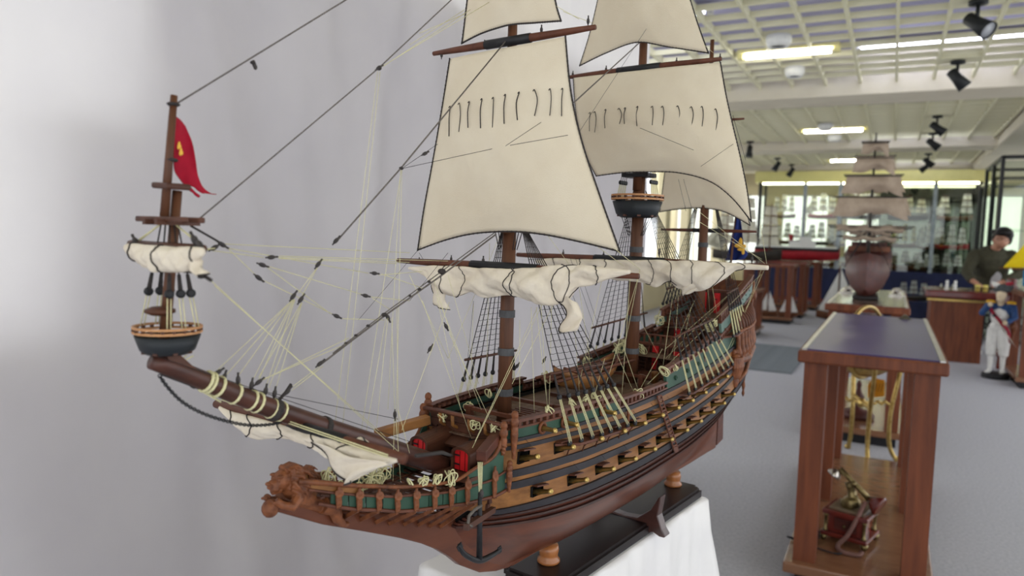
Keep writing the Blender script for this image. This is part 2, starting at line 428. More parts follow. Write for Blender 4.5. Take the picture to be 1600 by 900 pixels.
def strake(mb, zl, zh, t0, t1, a, b, side=1, rows=1, step=.02, holes=(), inset=.004):
    """a plank run proud of the frames between two sheer lines; holes: (s0,s1) cut through the middle third"""
    ex = [e for h in holes for e in h[:2]]
    xs = srange(a, b, step, ex)
    if holes: fr = [0, .24, .84, 1.0]
    else: fr = [i / rows for i in range(rows + 1)]
    P = []
    for s in xs:
        l, h = zl(s), zh(s); col = [V(s, side * max(.001, hb(s, l) - inset), l)]
        for q in fr:
            z = l + (h - l) * q; col.append(V(s, side * (hb(s, z) + t0 + (t1 - t0) * q), z))
        col.append(V(s, side * max(.001, hb(s, h) - inset), h)); P.append(col)
    nj = len(P[0]); vs = [p for c in P for p in c]; fs = []
    for i in range(len(P) - 1):
        mid = (xs[i] + xs[i + 1]) / 2
        for j in range(nj - 1):
            if holes and j == 2 and any(h[0] < mid < h[1] for h in holes): continue
            fs.append((i * nj + j, i * nj + j + 1, (i + 1) * nj + j + 1, (i + 1) * nj + j))
    fs.append(tuple(range(nj))); fs.append(tuple((len(P) - 1) * nj + j for j in range(nj)))
    mb.add(vs, fs, False)
    return mb

# lower body: one smooth planked shell both sides
def stem_s(z): return pch(z, [.045, .056, .07, .09, .11, .13, .16], [-.085, -.115, -.140, -.165, -.186, -.200, -.207])
def post_s(z): return pch(z, [.04, .10, .15, .20], [.576, .578, .590, .60])
def hb_low(s, z):
    k = max(0.0, min(1.0, (s - stem_s(z)) / .055)); k2 = max(0.0, min(1.0, (post_s(z) - s) / .05))
    return .005 + (hb(s, z) - .005) * (k ** .7 if z < .13 else 1 - (1 - k ** .7) * max(0, (.16 - z) / .03)) * (1 if z > .14 else k2 ** .5)
mb = MB()
for side in (1, -1):
    P = []
    for i in range(71):
        t = i / 70.0; row = []
        for j in range(15):
            q = (j / 14.0) ** 1.3
            s_ = -.2 + .8 * t; top = ln('L2')(s_) + .004; z = .046 + (top - .046) * q
            a0, a1 = stem_s(z), post_s(z); s_ = a0 + (a1 - a0) * t
            row.append(V(s_, side * hb_low(s_, z), z))
        P.append(row)
    mb.grid(P)
hull = mb.build('hull', W_HULL, ship)
hull['label'] = 'reddish brown varnished lower hull'
# inner shell that backs the planking (seen through the ports as darkness)
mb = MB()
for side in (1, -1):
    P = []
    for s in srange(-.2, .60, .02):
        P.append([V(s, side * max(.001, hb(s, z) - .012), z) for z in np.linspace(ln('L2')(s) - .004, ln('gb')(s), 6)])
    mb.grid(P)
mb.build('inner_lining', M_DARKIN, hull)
# keel with the rounded forefoot and the knee of the head that carries the lion
out_px = [(428, 798), (500, 818), (560, 828), (620, 839), (655, 848), (680, 858), (700, 870), (715, 882), (745, 893), (770, 891), (790, 885)]
low = [un(x, y) for x, y in out_px]
low += [(-.06, 0, .047), (.2, 0, .044), (.45, 0, .044), (.578, 0, .046)]
up = [(.578, 0, .20), (.55, 0, .12), (.5, 0, .075), (.2, 0, .066), (0, 0, .066), (-.12, 0, .075), (-.16, 0, .10), (-.19, 0, .135), (-.2, 0, .165)]
upx = [(700, 800), (640, 801), (580, 799), (530, 796), (497, 797), (455, 783), (425, 780)]
up += [un(x, y) for x, y in upx]
m = MB(); m.prism([(p[0], 0, p[2]) for p in low + up], (0, -.0055, 0), (0, .0055, 0))
keel = bevel(m.build('keel', mat('keel_wood', (106, 58, 36), (76, 39, 24), 0.42, scale=(6, 60, 40), coat=0.08), ship), .002)
m = MB(); m.prism([(.580, 0, .050), (.612, 0, .056), (.606, 0, .12), (.600, 0, .21), (.582, 0, .21)], (0, -.006, 0), (0, .006, 0))
m.build('rudder', W_WALE2, ship)

# wale zone: strakes between L2 and L1, alternately proud
L1, L2 = ln('L1'), ln('L2')
wz = [0, .15, .30, .44, .60, .74, 1.0]; wt = [.0036, .0012, .0038, .0014, .0040, .0030]
for k in range(6):
    for side in (1, -1):
        f0, f1 = wz[k] + (.008 if k else 0), wz[k + 1] - .008
        zl = lambda s, f=f0: L2(s) + (L1(s) - L2(s)) * f
        zh = lambda s, f=f1: L2(s) + (L1(s) - L2(s)) * f
        strake(MB_ := MB(), zl, zh, wt[k], wt[k] + .0006, -.204 + .002 * k, .60, side)
        MB_.build('wale', W_BLACK if k == 5 else (W_WALE if k % 2 == 0 else W_WALE2), hull)
GUN_LO = [-.129 + .0541 * i for i in range(11)]
GUN_UP = [-.148 + .0532 * i for i in range(11)]
PW = .0085
def plank_run(zl, zh, t, m, holes=(), a=-.2, b=.60, side_list=(1, -1), name='plank', rows=2):
    for side in side_list:
        MBx = strake(MB(), zl, zh, t, t, a, b, side, rows=rows, holes=holes if side > 0 else ())
        MBx.build(name, m, hull)
plank_run(L1, ln('b2b'), .0005, W_NAT, [(s - PW - .004, s + PW - .004) for s in GUN_LO], a=-.2065)
FB = -.180
plank_run(ln('b2b'), ln('b2t'), .0032, W_BLACK, name='wale', a=FB)
plank_run(ln('b2t'), ln('b1b'), .0008, W_NAT, a=FB)
plank_run(ln('b1b'), ln('b1t'), .0032, W_BLACK, name='wale', a=FB)
plank_run(ln('b1t'), ln('b3b'), .0005, W_NAT, [(s - PW - .004, s + PW - .004) for s in GUN_UP], a=FB)
plank_run(ln('b3b'), ln('b3t'), .0028, W_BLACK, name='wale', a=FB)
plank_run(ln('b3t'), ln('b4b'), .0008, W_NAT, a=FB)
plank_run(ln('b4b'), ln('gb'), .0028, W_BLACK, name='wale', a=FB)

# port boxes, guns and lids on the near side
def port(s, zl, zh):
    l = zl(s) + (zh(s) - zl(s)) * .24; h = zl(s) + (zh(s) - zl(s)) * .84
    return l, h, hb(s, (l + h) / 2)
gun_mb = MB().lathe((0, 0, 0), [(.0034, -.010), (.0034, -.004), (.0029, .006), (.0024, .017), (.0032, .0185), (.0032, .0205), (.0022, .022), (.0012, .022), (.0012, .014)], 10, axis=(0, -1, 0))
gun_me = gun_mb.mesh('cannon', M_BRASS)
lid_me = MB().box((0, -.0048, 0), (2 * PW - .001, .0095, .0014)).mesh('port_lid', W_SPAR)
for rows, zl, zh in ((GUN_LO, L1, ln('b2b')), (GUN_UP, ln('b1t'), ln('b3b'))):
    for s in rows:
        l, h, b = port(s - .004, zl, zh)
        m = MB(); dpt = .011
        a0, a1 = s - .004 - PW, s - .004 + PW
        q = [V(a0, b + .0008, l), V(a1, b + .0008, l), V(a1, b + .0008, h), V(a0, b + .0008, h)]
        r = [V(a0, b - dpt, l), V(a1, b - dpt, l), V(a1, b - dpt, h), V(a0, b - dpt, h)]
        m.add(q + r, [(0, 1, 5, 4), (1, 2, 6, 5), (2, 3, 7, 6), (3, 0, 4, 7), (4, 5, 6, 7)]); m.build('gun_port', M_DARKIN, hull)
        th = math.atan2(hb(s + .02, l) - hb(s - .02, l), .04)
        c = link('cannon', gun_me, ship, V(s - .003, b + .001, (l + h) / 2 - .0015)); c.rotation_euler = (-.30, 0, -th * .5)
        c = link('port_lid', lid_me, ship, V(s - .003, b + .001, h + .0012)); c.rotation_euler = (random.uniform(-.25, .0), 0, -th)
        m = MB(); m.tube([V(s, b + .0095, h + .004), V(s - .006, b + .003, h + .014)], .00022, 4); m.build('lid_lanyard', M_TAR, ship)

# ---- decks
DZ = .224
def deck_piece(name, a, b, zf, m, parent, wscale=.97):
    P = []
    for s in srange(a, b, .03):
        w = hb(s, zf(s)) * wscale - .003
        P.append([V(s, w * q, zf(s) + .003 * (1 - q * q)) for q in (-1, -.5, 0, .5, 1)])
    o = MB().grid(P).build(name, m, parent); return o
deck = deck_piece('main_deck', -.182, .60, lambda s: DZ + max(0, (s - .35)) * .08, W_DECK, ship)
pm = {}
for i in range(-7, 8):             # deck planks: raised seams between them catch the light
    n0 = i * .0092
    pts = []
    for s in srange(-.185, .30, .04):
        if abs(n0) + .005 < hb(s, DZ) - .004: pts.append(s)
    if len(pts) > 2:
        P = [[V(s, n0 - .0041, DZ + .0032 - .00003 * i * i), V(s, n0 + .0041, DZ + .0032 - .00003 * i * i)] for s in pts]
        mbp = MB()
        for k in range(len(pts) - 1):
            a, b = pts[k], pts[k + 1]
            mbp.box(V((a + b) / 2, n0, DZ + .0033 - .00003 * i * i), (b - a - .001, .0084, .0012))
        mbp.build('deck_plank', W_DECK, deck)

# ---- bulwarks, balusters and cap rails
def rail_run(a, b, zb, zg, zc, panel, both=(1, -1), bal=.011, out=.0006):
    for side in both:
        if panel is not None:
            strake(MB_ := MB(), zb, zg, out, out, a, b, side, rows=2); MB_.build('bulwark_panel', panel, ship)
        m = strake(MB(), zg, lambda s: zg(s) + .0022, .0012, .0012, a, b, side, inset=.006); m.build('rail', W_SPAR, ship)
        s = a + bal * .5
        while s < b:
            z0, z1 = zg(s) + .002, zc(s)
            m = MB(); n0 = side * (hb(s, z0) - .0022); m.box(V(s, n0, (z0 + z1) / 2), (.0045, .0045, z1 - z0)); m.build('baluster', W_SPAR, ship); s += bal
        m = strake(MB(), lambda s: zc(s) - .0005, lambda s: zc(s) + .0025, .0020, .0016, a - .002, b + .002, side, inset=.0075); m.build('cap_rail', W_SPAR, ship)
gbl = ln('gb')
rail_run(-.176, .030, gbl, lambda s: .2415, lambda s: .2490, W_GREEN)
rail_run(.030, .178, gbl, lambda s: gbl(s) + .0008, lambda s: .2415 + .01 * max(0, s - .1), None)
q_top = lambda s: pch(s, [.178, .3, .42], [.252, .266, .288])
rail_run(.178, .405, gbl, q_top, lambda s: q_top(s) + .0085, W_GREEN)
p_top = lambda s: pch(s, [.405, .5, .62], [.300, .325, .372])
rail_run(.405, .600, gbl, lambda s: p_top(s) - .028, lambda s: p_top(s) - .019, W_GREEN)
rail_run(.43, .612, lambda s: p_top(s) - .016, p_top, lambda s: p_top(s) + .014, W_PGREEN)
# ================================================================== head of the ship
# beakhead bulkhead (planks stepped like shingles), between the two decks
M_BULK = W_DARK
for k in range(10):
    z0 = .150 + k * .0098; w = hb(-.178, z0) - .002
    m = MB(); m.box(V(-.183 + .0009 * k, 0, z0 + .0048), (.006, 2 * w, .0094)); m.build('bulkhead_plank', M_BULK, ship)
# sloping roof between the two round houses
for k in range(6):
    m = MB(); m.box(V(-.190 + k * .0065, 0, .2175 + k * .0030), (.0085, .068, .0032), mtx=Matrix.Rotation(-.45, 3, 'Y')); m.build('roof_plank', M_BULK, ship)
def roundhouse(n0, sy):
    m = MB(); prof = []
    w, h = .0130, .0262
    for a in np.linspace(0, PI, 11):
        prof.append((-w * math.cos(a), h - .0075 + .0075 * math.sin(a)))
    prof = [(-w, 0)] + prof + [(w, 0)]
    s0, s1, zb = -.221, -.172, .2015
    P = [[V(s, n0 + a, zb + b + (s - s0) * .10) for a, b in prof] for s in np.linspace(s0, s1, 6)]
    m.grid(P, smooth=False)
    o = m.build('roundhouse', M_BULK, ship)
    sd = o.modifiers.new('solid', 'SOLIDIFY'); sd.thickness = .003; sd.offset = -1
    d = MB(); dp = [(a * .82, b * .92 + .001) for a, b in prof]
    d.prism([V(s0 + .003, n0 + a, zb + b) for a, b in dp], (0, 0, 0), (.002, 0, 0)); dd = d.build('door', W_RED, ship); dd['label'] = 'bright red door of the roundhouse'
    for zz in (.007, .0165):
        hm = MB(); hm.box(V(s0 + .002, n0 - .0065, zb + zz), (.0012, .0075, .0013)); hm.build('hinge', M_BLACK, dd)
    for q in (-.003, .004):
        hm = MB(); hm.box(V(s0 + .0026, n0 + q, zb + .011), (.0006, .0006, .020)); hm.build('door_seam', mat('red_seam', (120, 20, 22), (110, 18, 20), 0.6), dd)
roundhouse(.030, 1); roundhouse(-.030, -1)
m = MB(); m.box(V(-.218, 0, .1995), (.034, .102, .004)); m.build('head_platform', M_BULK, ship)

# head rails: plan curve from the lion back to the bulkhead
HN_S = [-.42, -.38, -.33, -.28, -.23, -.20, -.178]; HN_N = [.008, .018, .030, .041, .050, .055, .058]
def hn(s): return pch(s, HN_S, HN_N)
def onhead(x, y):
    n = .03
    for _ in range(50):
        p = un(x, y, n); n = .6 * n + .4 * hn(p[0])
    return (p[0], n, p[2])
RL = [onhead(*q) for q in [(497, 787), (520, 791), (559, 796), (591, 797), (619, 799), (648, 797.5), (676, 794), (705, 790), (728, 787), (752, 781), (776, 774), (792, 765)]]
RM = [onhead(*q) for q in [(482, 765), (520, 770), (554, 773), (585, 775), (613, 776), (641, 774), (671, 772), (699, 769), (728, 762), (750, 756), (768, 750), (792, 735)]]
RT = [onhead(*q) for q in [(466, 752), (520, 756), (555, 759), (590, 760), (629, 761), (676, 757), (704, 753), (720, 747), (742, 732), (767, 717), (778, 703), (783, 688)]]
def dense(R, k=5): return catmull(R, k)
def z_at(R, s):
    for a, b in zip(R[:-1], R[1:]):
        if a[0] <= s <= b[0]: t = (s - a[0]) / (b[0] - a[0] + 1e-9); return a[2] + t * (b[2] - a[2])
    return R[0][2] if s < R[0][0] else R[-1][2]
for side in (1, -1):
    # green panels, one between each pair of figures
    edges = np.linspace(RL[0][0] + .012, -.178, 13)
    for a, b in zip(edges[:-1], edges[1:]):
        P = []
        for s in np.linspace(a + .0006, b - .0006, 4):
            z0, z1 = z_at(RL, s), z_at(RM, s)
            P.append([V(s, side * (hn(s) - .001), z0), V(s, side * (hn(s) - .001), z1)])
        o = MB().grid(P, smooth=False).build('head_panel', W_GREEN, ship)
        o.modifiers.new('solid', 'SOLIDIFY').thickness = .002
    for R, w, nm, mm in ((RL, .0018, 'head_rail', W_SPAR), (RM, .0013, 'head_rail', W_SPAR), (RT, .0017, 'head_rail', W_CARVE)):
        pts = [V(p[0], side * p[1], p[2]) for p in dense(R)]
        rr = [w * (1 + (1.0 * max(0, (p[2] - .205) / .05) if R is RT else 0)) for p in dense(R)]
        MB().tube(pts, rr, 7).build(nm, mm, ship)
    P = []
    for s in np.linspace(-.232, -.1815, 8):
        zt_ = RT[-1][2]
        for a_, b_ in zip(RT[:-1], RT[1:]):
            if a_[0] <= s <= b_[0]: zt_ = a_[2] + (b_[2] - a_[2]) * (s - a_[0]) / (b_[0] - a_[0] + 1e-9)
        P.append([V(s, side * (hn(s) - .0012), z_at(RM, s)), V(s, side * (hn(s) - .0012), max(z_at(RM, s) + .001, zt_ - .001))])
    o = MB().grid(P, smooth=False).build('head_panel', W_GREEN, ship); o.modifiers.new('solid', 'SOLIDIFY').thickness = .002
    # natural plank between rails next to the lion
    P = [[V(s, side * (hn(s) - .0005), z_at(RM, s) + .001), V(s, side * (hn(s) - .0005), z_at(RT, s))] for s in np.linspace(RT[0][0] + .006, RT[0][0] + .058, 6)]
    o = MB().grid(P, smooth=False).build('head_plank', W_NAT, ship); o.modifiers.new('solid', 'SOLIDIFY').thickness = .002

# carved standing figure, shared by every bracket of the head
def figure_mesh(h=.030, voxel=.0008):
    m = MB(); k = h / .03
    m.ell((0, 0, .0256 * k), (.0016 * k, .0017 * k, .0022 * k))
    m.ell((0, 0, .0198 * k), (.0030 * k, .0022 * k, .0050 * k)); m.ell((0, 0, .0132 * k), (.0027 * k, .0022 * k, .0050 * k))
    for sx in (-1, 1):
        m.tube([(sx * .0026 * k, 0, .0228 * k), (sx * .0037 * k, -.001, .0180 * k), (sx * .0016 * k, -.0026 * k, .0150 * k)], [.0010 * k] * 3, 6)
        m.tube([(sx * .0014 * k, 0, .012 * k), (sx * .0017 * k, -.0006, .006 * k), (sx * .0014 * k, 0, 0)], [.0017 * k, .0014 * k, .0010 * k], 6)
        m.ell((sx * .0014 * k, -.001, .0004), (.0013 * k, .002 * k, .0009 * k))
    m.ell((0, .0012, .014 * k), (.0030 * k, .0012 * k, .012 * k))
    return carve_mesh('carved_figure', m, W_CARVE, voxel, 2)
FIG = figure_mesh()
for side in (1, -1):
    for i, (x, y) in enumerate([(527, 791), (559, 795), (590, 796), (619, 798), (648, 796), (677, 793), (703, 789), (728, 785), (770, 776)]):
        p = onhead(x, y); z0 = p[2] - .001; hgt = z_at(RT, p[0]) - z0 - .0005
        o = link('carved_figure', FIG, ship, V(p[0], side * (p[1] + .002), z0)); o.scale = (1, 1, min(1.25, hgt / .0285))
        ang = math.atan2(hn(p[0] + .01) - hn(p[0] - .01), .02)
        o.rotation_euler = (0, 0, -ang if side > 0 else PI + ang)
# slanting head timbers from the lower rail down to the knee
for side in (1, -1):
    for (xa, ya, xb, yb) in [(559, 797, 541, 809), (591, 799, 566, 813), (620, 801, 590, 817), (648, 800, 611, 819), (676, 797, 634, 820), (705, 793, 656, 821), (728, 789, 674, 823), (742, 786, 690, 824)]:
        a = onhead(xa, ya); b = un(xb, yb, .008)
        m = MB(); m.bar(V(a[0], side * a[1], a[2]), V(b[0], side * .006, b[2]), .0030, .0036); m.build('head_timber', W_CARVE, ship)
# grating floor of the head
for k in range(14):
    s = -.385 + k * .0125; w = hn(s) - .003
    m = MB(); m.box(V(s, 0, z_at(RM, s) - .006), (.0045, 2 * w, .002)); m.build('grating_bar', W_DARK, ship)
for q in (-.6, -.2, .2, .6):
    P = [V(s, hn(s) * q, z_at(RM, s) - .0045) for s in np.linspace(-.385, -.215, 8)]
    MB().tube(P, .0016, 5).build('grating_bar', W_DARK, ship)

# lion figurehead
def lion_mesh():
    m = MB(); rs = random.Random(21)
    # body slopes down aft (+x); the head looks forward (-x)
    m.tube([(0.002, 0, .004), (.016, 0, -.003), (.032, 0, -.011), (.046, 0, -.018)], [.0125, .0112, .0092, .0088], 12)
    m.ell((.002, 0, .013), (.0130, .0125, .0150))                      # neck under the mane
    m.ell((-.010, 0, .0175), (.0098, .0090, .0100))                    # skull
    m.tube([(-.012, 0, .0155), (-.0225, 0, .0130)], [.0068, .0050], 10)  # muzzle
    m.tube([(-.012, 0, .0095), (-.0205, 0, .0072)], [.0048, .0034], 8)   # lower jaw, mouth open
    m.ell((-.0255, 0, .0152), (.0024, .0034, .0020))                   # nose
    for sy in (-1, 1):
        m.ell((-.0170, sy * .0048, .0220), (.0040, .0028, .0016))      # brow
        m.ell((-.0180, sy * .0050, .0188), (.0014, .0012, .0013))      # eye
        m.ell((-.0195, sy * .0040, .0108), (.0040, .0024, .0026))      # whisker pad
        m.ell((-.006, sy * .0088, .0262), (.0030, .0020, .0034))       # ear
        m.tube([(.003, sy * .0095, .001), (-.005, sy * .0118, -.006), (-.0145, sy * .0095, -.0035), (-.0205, sy * .0068, .0010)], [.0060, .0050, .0038, .0036], 8)
        for k in range(3): m.ell((-.0230, sy * (.0042 + .0022 * k), .0010 - .0006 * k), (.0022, .0010, .0016))
        m.tube([(.036, sy * .0075, -.012), (.049, sy * .0100, -.017), (.053, sy * .0105, -.028), (.0610, sy * .0100, -.0335)], [.0088, .0082, .0052, .0040], 8)
        m.ell((.0640, sy * .0100, -.0350), (.0056, .0044, .0028))
        for k in range(34):                                             # locks of the mane
            a = rs.uniform(-.55, 1.75); r0 = rs.uniform(.0085, .0125); x0 = rs.uniform(-.009, .004)
            p0 = Vector((x0, sy * r0 * math.cos(a) * .95, .0155 + r0 * math.sin(a) * 1.25))
            p1 = p0 + Vector((rs.uniform(.006, .010), sy * .0022, rs.uniform(-.007, -.001))); p2 = p1 + Vector((rs.uniform(.003, .006), sy * -.0004, rs.uniform(-.009, -.005)))
            m.tube([p0, p1, p2], [.0021, .0019, .0008], 5)
    for k in range(10):
        y = rs.uniform(-.006, .006); m.tube([(-.010, y, .0275), (.0, y * 1.2, .0305), (.011, y * 1.2, .0235)], [.0022, .0022, .0009], 5)
    m.ell((-.0200, 0, -.0078), (.0086, .0076, .0088))                  # the orb under its paws
    return carve_mesh('lion_figurehead', m, W_CARVE, .00065, 1)
LION = lion_mesh()
lp = un(446, 776, 0)
lo = link('lion_figurehead', LION, ship, (lp[0] + .004, 0, lp[2] - .001)); lo.rotation_euler = (0, .12, 0); lo.scale = (.90, .92, .90)
lo['label'] = 'carved lion figurehead resting its paws on an orb'
l2 = un(482, 750, -.020)
lo = link('lion_figurehead', LION, ship, l2); lo.scale = (.44, .44, .44); lo.rotation_euler = (0, -.05, 0); lo['label'] = 'small carved lion on the far head rail'

# corner terms: tall carved figure with a head and a twisted tail
def term_mesh(h, twist=True):
    m = MB(); 
    m.ell((0, 0, h - .0045), (.0040, .0042, .0050)); m.ell((0, 0, h - .0125), (.0052, .0046, .0062)); m.ell((0, 0, h - .021), (.0046, .0040, .0066))
    m.tube([(0, 0, h - .024), (0, 0, h * .35), (0, 0, 0)], [.0046, .0036, .0018], 8)
    for ph in (0, PI):
        P = []
        for k in range(26):
            t = k / 25.0; a = ph + t * 9.0; r = .0034 * (1 - .55 * t)
            P.append((r * math.cos(a), r * math.sin(a), (h - .024) * (1 - t)))
        m.tube(P, [.0015 * (1 - .5 * k / 25.0) for k in range(26)], 5)
    return carve_mesh('carved_term', m, W_CARVE, .0006, 1)
TERM_L = term_mesh(.052); TERM_S = term_mesh(.036)
for side in (1, -1):
    p = un(783, 692, .058); link('carved_term', TERM_S, ship, V(p[0] + .004, side * .058, p[2] - .014))
    p = un(803, 700, .0625); o = link('carved_term', TERM_L, ship, V(p[0], side * .0625, p[2] - .012))
    p = un(794, 766, .0605); o = link('carved_term', TERM_L, ship, V(p[0], side * .0615, p[2] - .002)); o.scale = (.8, .8, .66)
    p = un(978, 662, .08); o = link('carved_term', FIG, ship, V(p[0], side * .083, p[2])); o.scale = (.8, .8, .8)
# fife rail across the front of the forecastle, with its knees
a, b = un(665, 650, -.05), un(780, 671, .056)
MB().tube([V(-.186, -.056, .249), V(-.188, 0, .250), V(-.186, .056, .249)], .0022, 7).build('fife_rail', W_SPAR, ship)
for n0 in (-.03, -.012, .012, .034):
    MB().tube([V(-.187, n0, .248), V(-.186, n0, .237), V(-.178, n0, .232), V(-.168, n0, .231)], .0021, 6).build('rail_knee', W_NAT, ship)
# catheads
for side in (1,):
    m = MB(); m.bar(V(-.176, side * .045, .236), V(-.232, side * .066, .2285), .0105, .011); o = bevel(m.build('cathead', W_WALE2 if side > 0 else W_NAT, ship), .0008)
m = MB(); m.bar(V(-.19, -.045, .238), V(-.252, -.063, .2300), .011, .010); bevel(m.build('cathead', W_NAT, ship), .0008)

# anchor hanging from the near cathead
ap = un(751, 800, .066)
anc = MB(); ax, ay, az = ap
top = un(750, 770, .066); bot = un(749, 874, .066)
anc.tube([top, bot], [.0022, .0034], 6)
arm = [un(717, 851, .066), un(726, 866, .066), un(748, 876, .066), un(770, 867, .066), un(783, 857, .066)]
arm = [(p[0], p[1], p[2]) for p in catmull(arm, 4)]
anc.tube(arm, [.0016 + .0016 * math.sin(PI * i / (len(arm) - 1)) for i in range(len(arm))], 6)
for e, q in ((arm[0], arm[2]), (arm[-1], arm[-3])):
    anc.bar(e, q, .007, .0012, up=(0, 1, 0))
ano = anc.build('anchor', M_BLACK, ship)
m = MB(); s0, s1 = un(728, 824, .080), un(771, 796, .052); m.bar(s0, s1, .0052, .0060); m.build('anchor_stock', W_DARK, ano)
m = MB(); c0 = un(750, 770, .066)
for k in range(4): m.tube([un(747 + 2.2 * k, 722, .066), un(748.5 + 1.3 * k, 768, .066)], .00055, 4)
m.build('anchor_tackle', M_CREAM, ano)
m = MB(); m.tube([un(752, 790, .068), un(742, 796, .074), un(733, 806, .078), un(731, 820, .08), un(737, 822, .08)], .0016, 6); m.build('anchor_rope', M_STAY, ano)
m = MB(); m.ell(un(752, 772, .067), (.0022, .003, .005)); m.build('block', M_BLOCK, ano)

# ================================================================== bowsprit and spritsail
BS = [un(238, 564), un(300, 587), un(400, 629), un(500, 665), un(620, 704), un(700, 731)]
bs = MB(); bs.tube([(p[0], 0, p[2]) for p in catmull(BS, 3)], [.0062 + .0042 * i / 15 for i in range(16)], 14)
bow = bs.build('bowsprit', W_BOWS, ship)
for x, y in [(428, 640), (506, 667)]:
    p = un(x, y); d = (np.array(un(x + 20, y + 7)) - np.array(p)); d /= np.linalg.norm(d)
    MB().tube([tuple(np.array(p) - d * .0028), tuple(np.array(p) + d * .0028)], .0096, 12).build('rope_lashing', M_TAR, bow)
for x, y in [(322, 596), (328, 598), (341, 604), (367, 615), (392, 625), (402, 629), (424, 638), (438, 643)]:
    p = un(x, y); d = (np.array(un(x + 20, y + 8)) - np.array(p)); d /= np.linalg.norm(d)
    MB().tube([tuple(np.array(p) - d * .0009), tuple(np.array(p) + d * .0009)], .0089, 12).build('rope_band', M_CREAM, bow)
# knee under the sprit top
m = MB(); m.prism([un(*q) for q in [(254, 553), (276, 553), (309, 582), (262, 568)]], (0, -.005, 0), (0, .005, 0)); m.build('sprit_knee', W_DARK, bow)

def top_tub(name, s, z, r, parent=ship):
    o = MB().lathe(V(s, 0, z), [(r * .62, -.030 * r / .045), (r * .80, -.024 * r / .045), (r * .96, -.002), (r * .93, -.002), (r * .75, -.020 * r / .045), (.002, -.020 * r / .045)], 28).build(name, mat('tub_black', (34, 38, 42), (26, 29, 33), 0.5), parent)
    for dz in (0, .0062):
        MB().lathe(V(s, 0, z + dz * r / .045), [(r * .93, 0), (r * 1.01, 0), (r * 1.01, .0032 * r / .045), (r * .93, .0032 * r / .045), (r * .93, 0)], 28, smooth=False, cap=False).build('rim', mat('tub_rim_wood', (186, 136, 92), (160, 112, 72), 0.5), o)
    for k in range(20):
        a = 2 * PI * k / 20
        MB().box(V(s + r * .965 * math.cos(a), r * .965 * math.sin(a), z + .0046 * r / .045), (.004 * r / .045,) * 3, rz=-a).build('rim_block', W_DARK, o)
    for k in range(8):
        a = 2 * PI * k / 8 + .2
        MB().bar(V(s, 0, z - .026 * r / .045), V(s + r * .75 * math.cos(a), r * .75 * math.sin(a), z - .024 * r / .045), .006 * r / .045, .009 * r / .045).build('support_rib', W_DARK, o)
    return o
tp = un(262, 519); top_tub('sprit_top', tp[0], tp[2], .0232)
# sprit topmast: lower mast, cap, crosstrees, upper pole
lowm = [un(256, 516), un(277, 298)]
m = MB(); m.tube([(lowm[0][0], 0, lowm[0][2] - .01), (lowm[1][0], 0, lowm[1][2])], [.0040, .0034], 12); stm = m.build('sprit_topmast', W_MAST, ship)
pole = [un(256, 350), un(272, 149)]
m = MB(); m.tube([pole[0], pole[1]], [.0033, .0024], 12); m.build('flag_pole', W_MAST, stm)
m = MB(); c = un(267, 293); m.prism([V(c[0] - .009, .012, c[2]), V(c[0] + .009, .012, c[2]), V(c[0] + .009, -.011, c[2] + .001), V(c[0] - .009, -.011, c[2] + .001)], (0, 0, -.0018), (0, 0, .0026)); bevel(m.build('mast_cap', W_DARK, stm), .0015)
ct = un(264, 343)
for dn in (-.006, .006):
    m = MB(); m.bar(V(ct[0] + dn, -.032, ct[2]), V(ct[0] + dn, .033, ct[2]), .005, .004); bevel(m.build('crosstree', W_DARK, stm), .001)
for n0 in (-.008, .008):
    m = MB(); m.bar(V(ct[0] - .014, n0, ct[2] - .002), V(ct[0] + .018, n0, ct[2] - .002), .004, .004); m.build('crosstree', W_DARK, stm)
m = MB(); c = un(250, 488); m.lathe((c[0], 0, c[2]), [(.0058, -.002), (.0105, 0), (.0105, .002), (.0058, .004)], 10); m.build('mast_collar', W_DARK, stm)

# pennant with forked tail
fp = [[(274, 181), (277, 183), (283, 188), (290, 197)],
      [(273.5, 205), (280, 208), (291, 213), (300, 222)],
      [(273, 235), (281, 240), (294, 243), (306, 252)],
      [(272.5, 248), (281, 262), (296, 268), (310, 276)],
      [(274, 268), (285, 281), (300, 286), (318, 293)],
      [(286, 284), (296, 296), (309, 297), (330, 302)],
      [(304, 305), (311, 309), (317, 302), (338, 303)]]
P = []
for i, row in enumerate(fp):
    P.append([(lambda q, nn: q)(un(x, y, -.002 - .002 * j + .003 * math.sin(j * 1.9 + i * .8)), 0) for j, (x, y) in enumerate(row)])
P2 = [catmull(r, 4) for r in P]; P2 = [list(c) for c in zip(*[catmull([r[j] for r in P2], 4) for j in range(len(P2[0]))])]
ni = len(P2); mbf = MB(); nj = len(P2[0])
vs = [p for r in P2 for p in r]
fs = [(i * nj + j, i * nj + j + 1, (i + 1) * nj + j + 1, (i + 1) * nj + j) for i in range(ni - 1) for j in range(nj - 1) if not (i >= ni - 7 and j in (6, 7))]
mbf.add(vs, fs, True)
fo = mbf.build('pennant', mat('red_flag_cloth', (186, 26, 54), (160, 18, 44), 0.85, scale=(60, 60, 60), bump=0.3, bscale=(1500, 1500, 1500), trans=0.25), ship); fo['label'] = 'red swallow-tailed pennant with two gold figures'
fo.modifiers.new('solid', 'SOLIDIFY').thickness = .0006
M_GOLD = mat('gold_print', (226, 178, 72), (206, 156, 54), 0.6)
for cx, cy in ((280, 228), (283, 238)):
    m = MB(); q = lambda x, y: un(cx + x, cy + y, .0012)
    m.ell(q(0, -4), (.0009, .0006, .0013)); m.ell(q(-.5, 0), (.0011, .0006, .0024)); m.ell(q(1.6, 1), (.0008, .0006, .0016)); m.ell(q(-1.8, 2), (.0007, .0006, .0016))
    m.build('gold_emblem', M_GOLD, fo)

